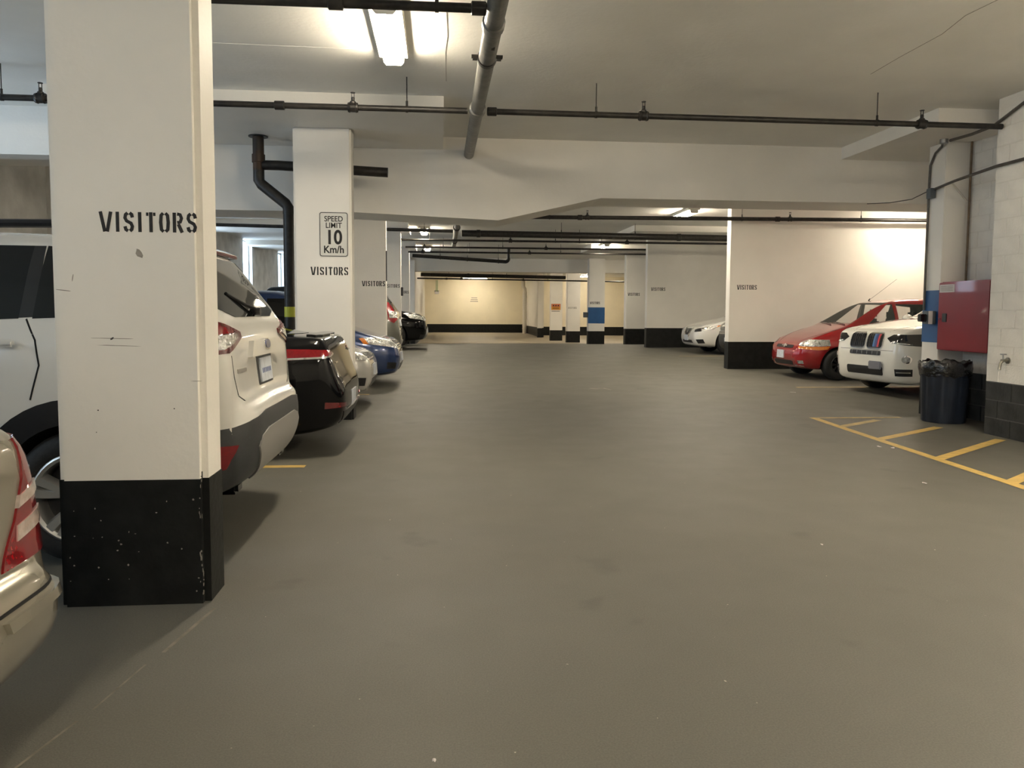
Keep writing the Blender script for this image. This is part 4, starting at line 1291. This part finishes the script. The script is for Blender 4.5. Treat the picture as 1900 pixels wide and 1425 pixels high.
c.seam('F', [(-0.62, 0.735), (-0.4, 0.735), (0.4, 0.735), (0.62, 0.735)], 0.006, sym=False)
c.seam('T', [(0.12, -0.42), (0.6, -0.62), (1.45, -0.80)], 0.008)
c.part('tow_hook_cap', MB().lathe([(0.03, 0), (0.03, 0.01)], (0.02, 0.5, 0.6), 'x', 12), P)
c.mirrors(1.75, 1.24, 0.98, P)

# --- red hatchback beside the dividing wall, nose to the aisle
P = car_paint('red_car_paint', (0.30, 0.010, 0.014), 0.25, 0.2)
L = 3.95
c = Car('red_hatchback', 'red compact car parked nose-out against the dividing wall', (6.88 + L / 2, 14.85, 0), sedan(L, 1.68, 0.0, 0.30, 0.175, 'steel',
        zt=[(0, 0.48), (0.02, 0.58), (0.06, 0.66), (0.14, 0.735), (0.4, 0.86), (0.80, 1.0), (0.95, 1.05), (1.75, 1.50), (2.05, 1.575), (2.5, 1.60), (3.2, 1.55), (3.6, 1.35), (3.78, 1.05), (3.88, 0.9), (3.93, 0.75), (3.95, 0.6)],
        zl=[(0, 0.40), (0.03, 0.29), (0.1, 0.22), (0.4, 0.18), (3.4, 0.2), (3.8, 0.28), (3.95, 0.42)],
        zb=[(0, 0.68), (0.9, 0.86), (1.8, 0.92), (3.95, 1.0)],
        hw=[(0, 0.50), (0.03, 0.58), (0.09, 0.66), (0.22, 0.745), (0.5, 0.815), (0.9, 0.84), (3.0, 0.84), (3.6, 0.80), (3.85, 0.7), (3.95, 0.5)],
        wr=[(0, 0.66), (1.0, 0.68), (1.8, 0.56), (3.0, 0.56), (3.95, 0.62)], wheels=(0.76, 3.24, 0.30, 0.84, 0.175, 'steel'),
        cabin=([[(1.25, 0.97), (1.93, 0.985), (1.93, 1.47), (1.84, 1.47)], [(2.0, 0.985), (2.60, 1.0), (2.60, 1.465), (2.0, 1.47)], [(2.67, 1.0), (3.25, 1.02), (3.05, 1.42), (2.67, 1.46)]],
               [(-0.60, 1.09), (0.60, 1.09), (0.50, 1.50), (-0.50, 1.50)], 0.9, 3.9)), P)
CLEARG = mat('clear_car_glass', (0.30, 0.34, 0.30), 0.03, coat=1.0, alpha=0.16)
side_glass(c, (1.24, 1.83, 3.05, 3.27), (0.965, 1.02), 1.475, CLEARG, (0.355, 0.69))
c.patch('windscreen', CLEARG, 'F', [(-0.61, 1.08), (0.61, 1.08), (0.51, 1.51), (-0.51, 1.51)], 0.003)
c.patch('rear_window', CLEARG, 'R', [(-0.60, 1.10), (0.60, 1.10), (0.50, 1.48), (-0.50, 1.48)], 0.003)
for sx_, sy_ in ((2.05, -0.34), (2.05, 0.34), (2.95, -0.36), (2.95, 0.36)):
    c.part('seat_back', MB().bbox(sx_ - 0.05, sx_ + 0.07, sy_ - 0.22, sy_ + 0.22, 0.90, 1.18, 0.05).bbox(sx_ - 0.04, sx_ + 0.07, sy_ - 0.14, sy_ + 0.14, 1.17, 1.37, 0.052), SEAT)
c.patch('headlamp', LENS, 'CF', [(0.12, -0.50, 0.71), (0.26, -0.60, 0.775), (0.55, -0.80, 0.775), (0.56, -0.83, 0.66), (0.36, -0.78, 0.645), (0.12, -0.52, 0.645)], 0.006, True)
c.patch('indicator', AMB, 'CF', [(0.10, -0.50, 0.64), (0.36, -0.78, 0.638), (0.55, -0.83, 0.65), (0.50, -0.83, 0.59), (0.34, -0.78, 0.575), (0.10, -0.54, 0.60)], 0.008, True)
c.patch('grille', BLK, 'F', rrect(-0.36, 0.36, 0.60, 0.66, 0.025), 0.004)
c.patch('bow_badge', CHROME, 'F', [(-0.11, 0.625), (-0.04, 0.625), (-0.035, 0.605), (0.045, 0.605), (0.04, 0.625), (0.11, 0.632), (0.10, 0.655), (0.03, 0.655), (0.025, 0.672), (-0.05, 0.672), (-0.045, 0.655), (-0.115, 0.65)], 0.016)
c.patch('bumper_slot', BLK, 'F', rrect(-0.40, 0.40, 0.27, 0.36, 0.03), 0.004)
c.plate('F', 0.47, 0.10, 0.02)
c.patch('fog_lamp', LENS, 'CF', [(0.06, -0.54, 0.37), (0.14, -0.62, 0.37), (0.15, -0.63, 0.31), (0.07, -0.55, 0.31)], 0.008, True)
c.patch('bumper_lip', CHROME, 'CF', [(0.05, -0.46, 0.262), (0.16, -0.62, 0.262), (0.16, -0.62, 0.272), (0.05, -0.46, 0.272)], 0.008, True)
c.part('wiper', MB().tube([(0.98, -0.55, 1.07), (1.03, -0.2, 1.105), (1.05, 0.1, 1.12)], 0.009, 8), BLK)
c.part('wiper', MB().tube([(0.96, -0.05, 1.07), (1.02, 0.25, 1.10), (1.05, 0.5, 1.11)], 0.009, 8), BLK)
c.part('aerial', MB().tube([(1.95, 0.30, 1.55), (1.98, 0.30, 1.59)], 0.012, 8).tube([(1.96, 0.30, 1.56), (2.55, 0.30, 2.0)], 0.003, 6), BLK)
c.seam('T', [(0.10, -0.40), (0.5, -0.62), (1.0, -0.70)], 0.007)
c.seam('S', [(1.12, 0.90), (1.16, 0.6), (1.12, 0.3)])
c.mirrors(1.42, 1.0, 0.84, P)

# --- white sedan beyond the dividing wall
P = car_paint('pearl_white_car_paint', (0.74, 0.73, 0.70))
L = 4.6
c = Car('white_sedan', 'white sedan with V-shaped chrome grille nose-out beyond the dividing wall', (6.90 + L / 2, 20.95, 0), sedan(L, 1.76, 0.02), P)
side_glass(c, (1.45, 2.08, 3.33, 3.72), (0.93, 0.99), 1.33)
c.patch('windscreen', GLASS, 'F', [(-0.66, 1.02), (0.66, 1.02), (0.54, 1.37), (-0.54, 1.37)], 0.003)
c.patch('grille', BLK, 'F', [(-0.34, 0.70), (0.34, 0.70), (0.16, 0.48), (-0.16, 0.48)], 0.005)
c.patch('grille_vee', CHROME, 'F', [(-0.35, 0.71), (-0.27, 0.71), (-0.12, 0.51), (0.12, 0.51), (0.27, 0.71), (0.35, 0.71), (0.17, 0.47), (-0.17, 0.47)], 0.014)
c.patch('badge', CHROME, 'F', [(0.05 * math.cos(a * .393), 0.63 + 0.05 * math.sin(a * .393)) for a in range(16)], 0.014)
c.patch('headlamp', LENS, 'CF', [(0.62, -0.84, 0.79), (0.40, -0.78, 0.76), (0.12, -0.48, 0.68), (0.10, -0.44, 0.62), (0.22, -0.66, 0.62), (0.46, -0.83, 0.68)], 0.006, True)
c.patch('headlamp_dark_inset', BLK, 'CF', [(0.12, -0.46, 0.665), (0.22, -0.62, 0.70), (0.24, -0.66, 0.62), (0.12, -0.46, 0.60)], 0.009, True)  # black patch over the inner end of the lens
c.patch('indicator', AMB, 'CF', [(0.66, -0.86, 0.79), (0.56, -0.84, 0.78), (0.52, -0.85, 0.73)], 0.010, True)
c.patch('lower_intake', BLK, 'F', [(-0.36, 0.38), (0.36, 0.38), (0.42, 0.30), (-0.42, 0.30)], 0.005)
c.patch('fog_lamp_pocket', BLK, 'CF', [(0.10, -0.56, 0.40), (0.24, -0.72, 0.41), (0.26, -0.76, 0.30), (0.14, -0.62, 0.29)], 0.005, True)
c.plate('F', 0.44, 0.06, 0.02)
c.mirrors(1.55, 1.0, 0.88, P)
P = car_paint('pewter_car_paint', (0.30, 0.30, 0.29), 0.6)
L = 4.5
c = Car('pewter_pickup', 'grey car nose peeking past the end of the dividing wall', (7.06 + L / 2, 18.35, 0), suv(L, 1.84, 1.72, zcut=(0.66, CLAD)), P)
side_glass(c, (1.35, 1.95, 3.75, 4.02), (1.13, 1.20), 1.58)
front_kit(c, 0.90, 0.46, amber=False)

# ------------------------------------------------------------------ signs and fittings
sg = empty('speed_limit_sign', (-1.288, 9.548, 2.277), 0, 'white SPEED LIMIT 10 Km/h sign on a column', 'sign')
MB().prism(rrect(-0.175, 0.175, -0.272, 0.272, 0.03), 'y', -0.006, 0.0).build('plate', SIGNW, sg)
o_, i_ = rrect(-0.168, 0.168, -0.265, 0.265, 0.026), rrect(-0.160, 0.160, -0.257, 0.257, 0.020)
n = len(o_)
MB().add([(x, -0.0068, z) for x, z in o_ + i_], [(k, (k + 1) % n, n + (k + 1) % n, n + k) for k in range(n)]).build('border', INK, sg)
text_mesh('lettering', 'SPEED', 0.092, INK, sg, (0, -0.0065, 0.157), 0.0014, 0.90)
text_mesh('lettering', 'LIMIT', 0.092, INK, sg, (0, -0.0065, 0.078), 0.0014, 0.90)
text_mesh('lettering', '10', 0.235, INK, sg, (0, -0.0065, -0.112), 0.0062, 0.86)
text_mesh('lettering', 'Km/h', 0.122, INK, sg, (0, -0.0065, -0.222), 0.0028, 0.92)

# red fire cabinet in the niche
fc = empty('fire_hose_cabinet', (6.60, 8.86, 0.89), 0, 'red steel fire cabinet above the trash bin', 'cabinet')
MB().bbox(-0.18, 0.195, -0.46, 0.47, 0.0, 0.87, 0.006).build('cabinet_box', REDC, fc, 30)
dr = MB().bbox(-0.215, -0.183, -0.45, 0.475, 0.005, 0.860, 0.008).build('door', REDC, fc, 30)
MB().box(-0.2175, -0.214, 0.17, 0.455, 0.735, 0.835).build('notice', PAPER, dr)
for k in range(4):
    MB().box(-0.2185, -0.2170, 0.20, 0.43, 0.755 + k * 0.018, 0.761 + k * 0.018).build('print_line', SCUFF, dr)
MB().bbox(-0.222, -0.212, 0.30, 0.385, 0.36, 0.47, 0.004).build('latch_plate', BLK, dr, 30)
MB().lathe([(0.012, 0), (0.012, 0.02)], (-0.235, 0.415, 0.40), 'x', 12).build('lock', CHROME, dr, 30)
MB().lathe([(0.010, -0.40), (0.010, 0.40)], (-0.20, -0.455, 0.43), 'z', 8).build('hinge', REDC, fc, 30)

# call box on the blue pillar
cb = empty('call_box', (6.36, 9.52, 1.22), 0, 'small dark call box on the blue pillar', 'box')
MB().bbox(-0.02, 0.083, -0.07, 0.07, 0, 0.17, 0.008).build('case', GREYBOX, cb, 30)
MB().bbox(-0.10, -0.02, -0.035, 0.05, 0.03, 0.13, 0.008).build('switch', BLKG, cb, 30)
MB().box(-0.025, 0.03, -0.074, -0.069, 0.0, 0.17).build('face_plate', PAPER, cb)

# trash bin with liner
tb = empty('trash_bin', (6.30, 9.02, 0), 0, 'dark blue round trash bin with black liner beside the pillar', 'bin')
mb = MB()
seg, prof = 48, [(0.0, 0.0), (0.235, 0.0), (0.246, 0.02), (0.270, 0.62), (0.278, 0.63), (0.278, 0.70), (0.262, 0.70), (0.262, 0.5), (0.0, 0.45)]
vv, ff = [], []
for r, z in prof:
    for k in range(seg):
        a = 2 * math.pi * k / seg
        rr_ = r + (0.007 * (1 if (k // 3) % 2 else -1) if 0.01 < z < 0.63 and 0.2 < r else 0)
        vv.append((rr_ * math.cos(a), rr_ * math.sin(a), z))
for i in range(len(prof) - 1):
    for k in range(seg):
        ff.append((i * seg + k, i * seg + (k + 1) % seg, (i + 1) * seg + (k + 1) % seg, (i + 1) * seg + k))
mb.add(vv, ff).build('bin_body', BINB, tb, 50)
vv, ff, seg = [], [], 72
lp = [(0.255, 0.52), (0.262, 0.72), (0.285, 0.765), (0.300, 0.74), (0.298, 0.66), (0.288, 0.585)]
for j, (r, z) in enumerate(lp):
    for k in range(seg):
        a = 2 * math.pi * k / seg
        wv = 0.008 * math.sin(7 * a + j) + 0.005 * math.sin(17 * a + 2 * j) + random.uniform(-0.002, 0.002)
        vv.append(((r + wv * (0.4 if j < 2 else 1)) * math.cos(a), (r + wv * (0.4 if j < 2 else 1)) * math.sin(a), z + (1.6 * wv if j > 1 else 0.4 * wv)))
for j in range(len(lp) - 1):
    for k in range(seg):
        ff.append((j * seg + k, j * seg + (k + 1) % seg, (j + 1) * seg + (k + 1) % seg, (j + 1) * seg + k))
MB().add(vv, ff).build('bin_liner', LINER, tb, 60)

# conduits around the pillar
def conduit(label, pts, r, m, base=None, name='conduit'):
    b0 = Vector(pts[0])
    o = MB().tube([Vector(q) - b0 for q in pts], r, 10).build(name, m, None, 50)
    o.location = b0
    return tag(o, label, 'conduit', None)


conduit('dark conduit curving from the ceiling box down the pillar edge', [(6.33, 9.30, 3.52), (6.42, 9.45, 3.50), (6.425, 9.58, 3.44), (6.428, 9.68, 3.30), (6.428, 9.69, 3.05), (6.428, 9.69, 1.40)], 0.015, CABLE)
jb = MB().bbox(-0.035, 0.035, -0.05, 0.05, 0, 0.13, 0.006).build('junction_box', GREYBOX, None, 30)
jb.location = (6.40, 9.60, 2.86)
tag(jb, 'small grey junction box high on the pillar edge', 'junction box')
cbx = MB().lathe([(0.05, 0), (0.05, 0.05)], (0, 0, 0), 'z', 16).build('junction_box', STEEL, None, 40)
cbx.location = (6.33, 9.28, 3.50)
tag(cbx, 'round ceiling box above the pillar conduit', 'junction box')
conduit('dark cable from the block wall across to the pillar', [(6.125, 6.6, 2.99), (6.125, 8.06, 2.985), (6.30, 9.0, 2.985), (6.42, 9.56, 2.975)], 0.017, CABLE, name='cable')
conduit('thin drooping wire from pillar to the deep beam', [(6.41, 9.66, 2.97), (6.36, 9.95, 2.90), (6.26, 10.3, 2.90), (6.12, 10.63, 2.93)], 0.006, CABLE, name='cable')
conduit('brown riser pipe above the red cabinet', [(6.765, 9.36, 3.55), (6.765, 9.36, 1.76)], 0.014, mat('brown_painted_pipe', (0.20, 0.13, 0.07), 0.5, noise=(9, 0.4)))
conduit('grey conduit with bent top on the niche wall', [(6.79, 8.74, 2.98), (6.77, 8.80, 2.97), (6.765, 8.84, 2.88), (6.765, 8.86, 2.6), (6.765, 8.86, 1.77)], 0.022, STEEL)
conduit('dark conduit slanting up the block wall to the ceiling', [(6.13, 7.2, 3.70), (6.13, 7.7, 3.58), (6.12, 8.12, 3.44), (6.28, 8.7, 3.48), (6.36, 9.2, 3.52)], 0.018, CABLE)
conduit('pale diagonal brace tube on the pillar front', [(6.52, 9.385, 3.05), (6.75, 9.385, 2.80)], 0.010, PIPEW)

# hose tap on the block wall
tp = empty('hose_tap', (6.148, 7.77, 0.83), 0, 'small metal hose tap on the block wall above black courses', 'tap')
MB().lathe([(0.035, 0), (0.035, -0.012), (0.016, -0.014), (0.016, -0.08)], (0, 0, 0.02), 'x', 14).build('pipe_stub', BRASS, tp, 40)
MB().tube([(-0.06, 0, 0.02), (-0.09, 0, -0.01), (-0.10, 0, -0.08)], 0.016, 10).build('spout', BRASS, tp, 40)
MB().lathe([(0.008, 0), (0.008, 0.05), (0.032, 0.052), (0.032, 0.064)], (-0.06, 0, 0.03), 'z', 14).build('handwheel', STEEL, tp, 40)

# far signs and lamp
os_ = empty('warning_sign', (6.36, 41.99, 1.64), 0, 'small orange warning sign on a far column', 'sign')
MB().box(-0.255, 0.255, -0.01, 0.0, -0.165, 0.165).build('plate', ORANGE, os_)
MB().box(-0.25, 0.25, -0.012, -0.0102, 0.0, 0.16).build('upper_panel', mat('sign_pink', (0.55, 0.16, 0.07), 0.4), os_)
for k in range(3):
    x = -0.13 + 0.13 * k
    MB().prism([(x - 0.06, 0.03), (x + 0.06, 0.03), (x, 0.13)], 'y', -0.014, -0.0122).build('triangle', INK, os_)
for k in range(2):
    MB().box(-0.18, 0.18, -0.0115, -0.0102, -0.06 - 0.055 * k, -0.035 - 0.055 * k).build('print_line', INK, os_)
MB().box(6.12, 6.58, 41.995, 42.0, 1.38, 1.42).build('faint_print', SCUFF, cF)
wf = bpy.data.objects['wall_far']
for k in range(3):
    MB().box(2.25 - 0.04 * k, 2.68 + 0.03 * k, 55.992, 56.0, 2.33 - 0.13 * k, 2.38 - 0.13 * k).build('faint_print', SCUFF, wf)
el = empty('emergency_lamp', (-0.25, 56.0, 2.62), 0, 'small white emergency lamp hanging on the far end wall', 'lamp')
MB().bbox(-0.16, 0.16, -0.12, -0.002, 0, 0.16, 0.02).build('case', PAPER, el, 30)
for s_ in (-1, 1):
    MB().lathe([(0.03, -0.05), (0.055, 0.03), (0.055, 0.04)], (s_ * 0.12, -0.10, 0.21), 'z', 12).build('lamp_head', PAPER, el, 40)
    MB().tube([(s_ * 0.05, -0.03, 0.16), (s_ * 0.05, -0.03, 1.0)], 0.015, 8).build('cable', GREEN, el, 40)

# litter on the floor
for (x, y, w, label) in [(5.84, 12.2, 0.13, 'white paper scrap on the floor before the red compact car'), (4.43, 7.30, 0.09, 'torn white scrap just outside the yellow hatch line'),
                         (4.53, 7.24, 0.07, 'thin white scrap beside the torn scrap near hatch line'), (2.21, 4.19, 0.03, 'tiny white scrap alone on the open floor'), (3.84, 5.69, 0.05, 'flat pale scrap on the floor near the yellow lines'),
                         (-0.02, 2.22, 0.02, 'tiny white crumb at the bottom edge of the floor')]:
    bm = bmesh.new()
    vs2 = [bm.verts.new((math.cos(a) * w / 2 * random.uniform(0.6, 1), math.sin(a) * w / 3 * random.uniform(0.6, 1), 0.004 + random.uniform(0, 0.008))) for a in [k * math.pi / 3.5 for k in range(7)]]
    ctr = bm.verts.new((0, 0, 0.012))
    for k in range(7):
        bm.faces.new((vs2[k], vs2[(k + 1) % 7], ctr))
    o = MB().frombm(bm).build('paper_scrap', PAPER)
    o.location = (x, y, FH(y))
    o.rotation_euler = (0, 0, random.uniform(0, 3))
    tag(o, label, 'litter')
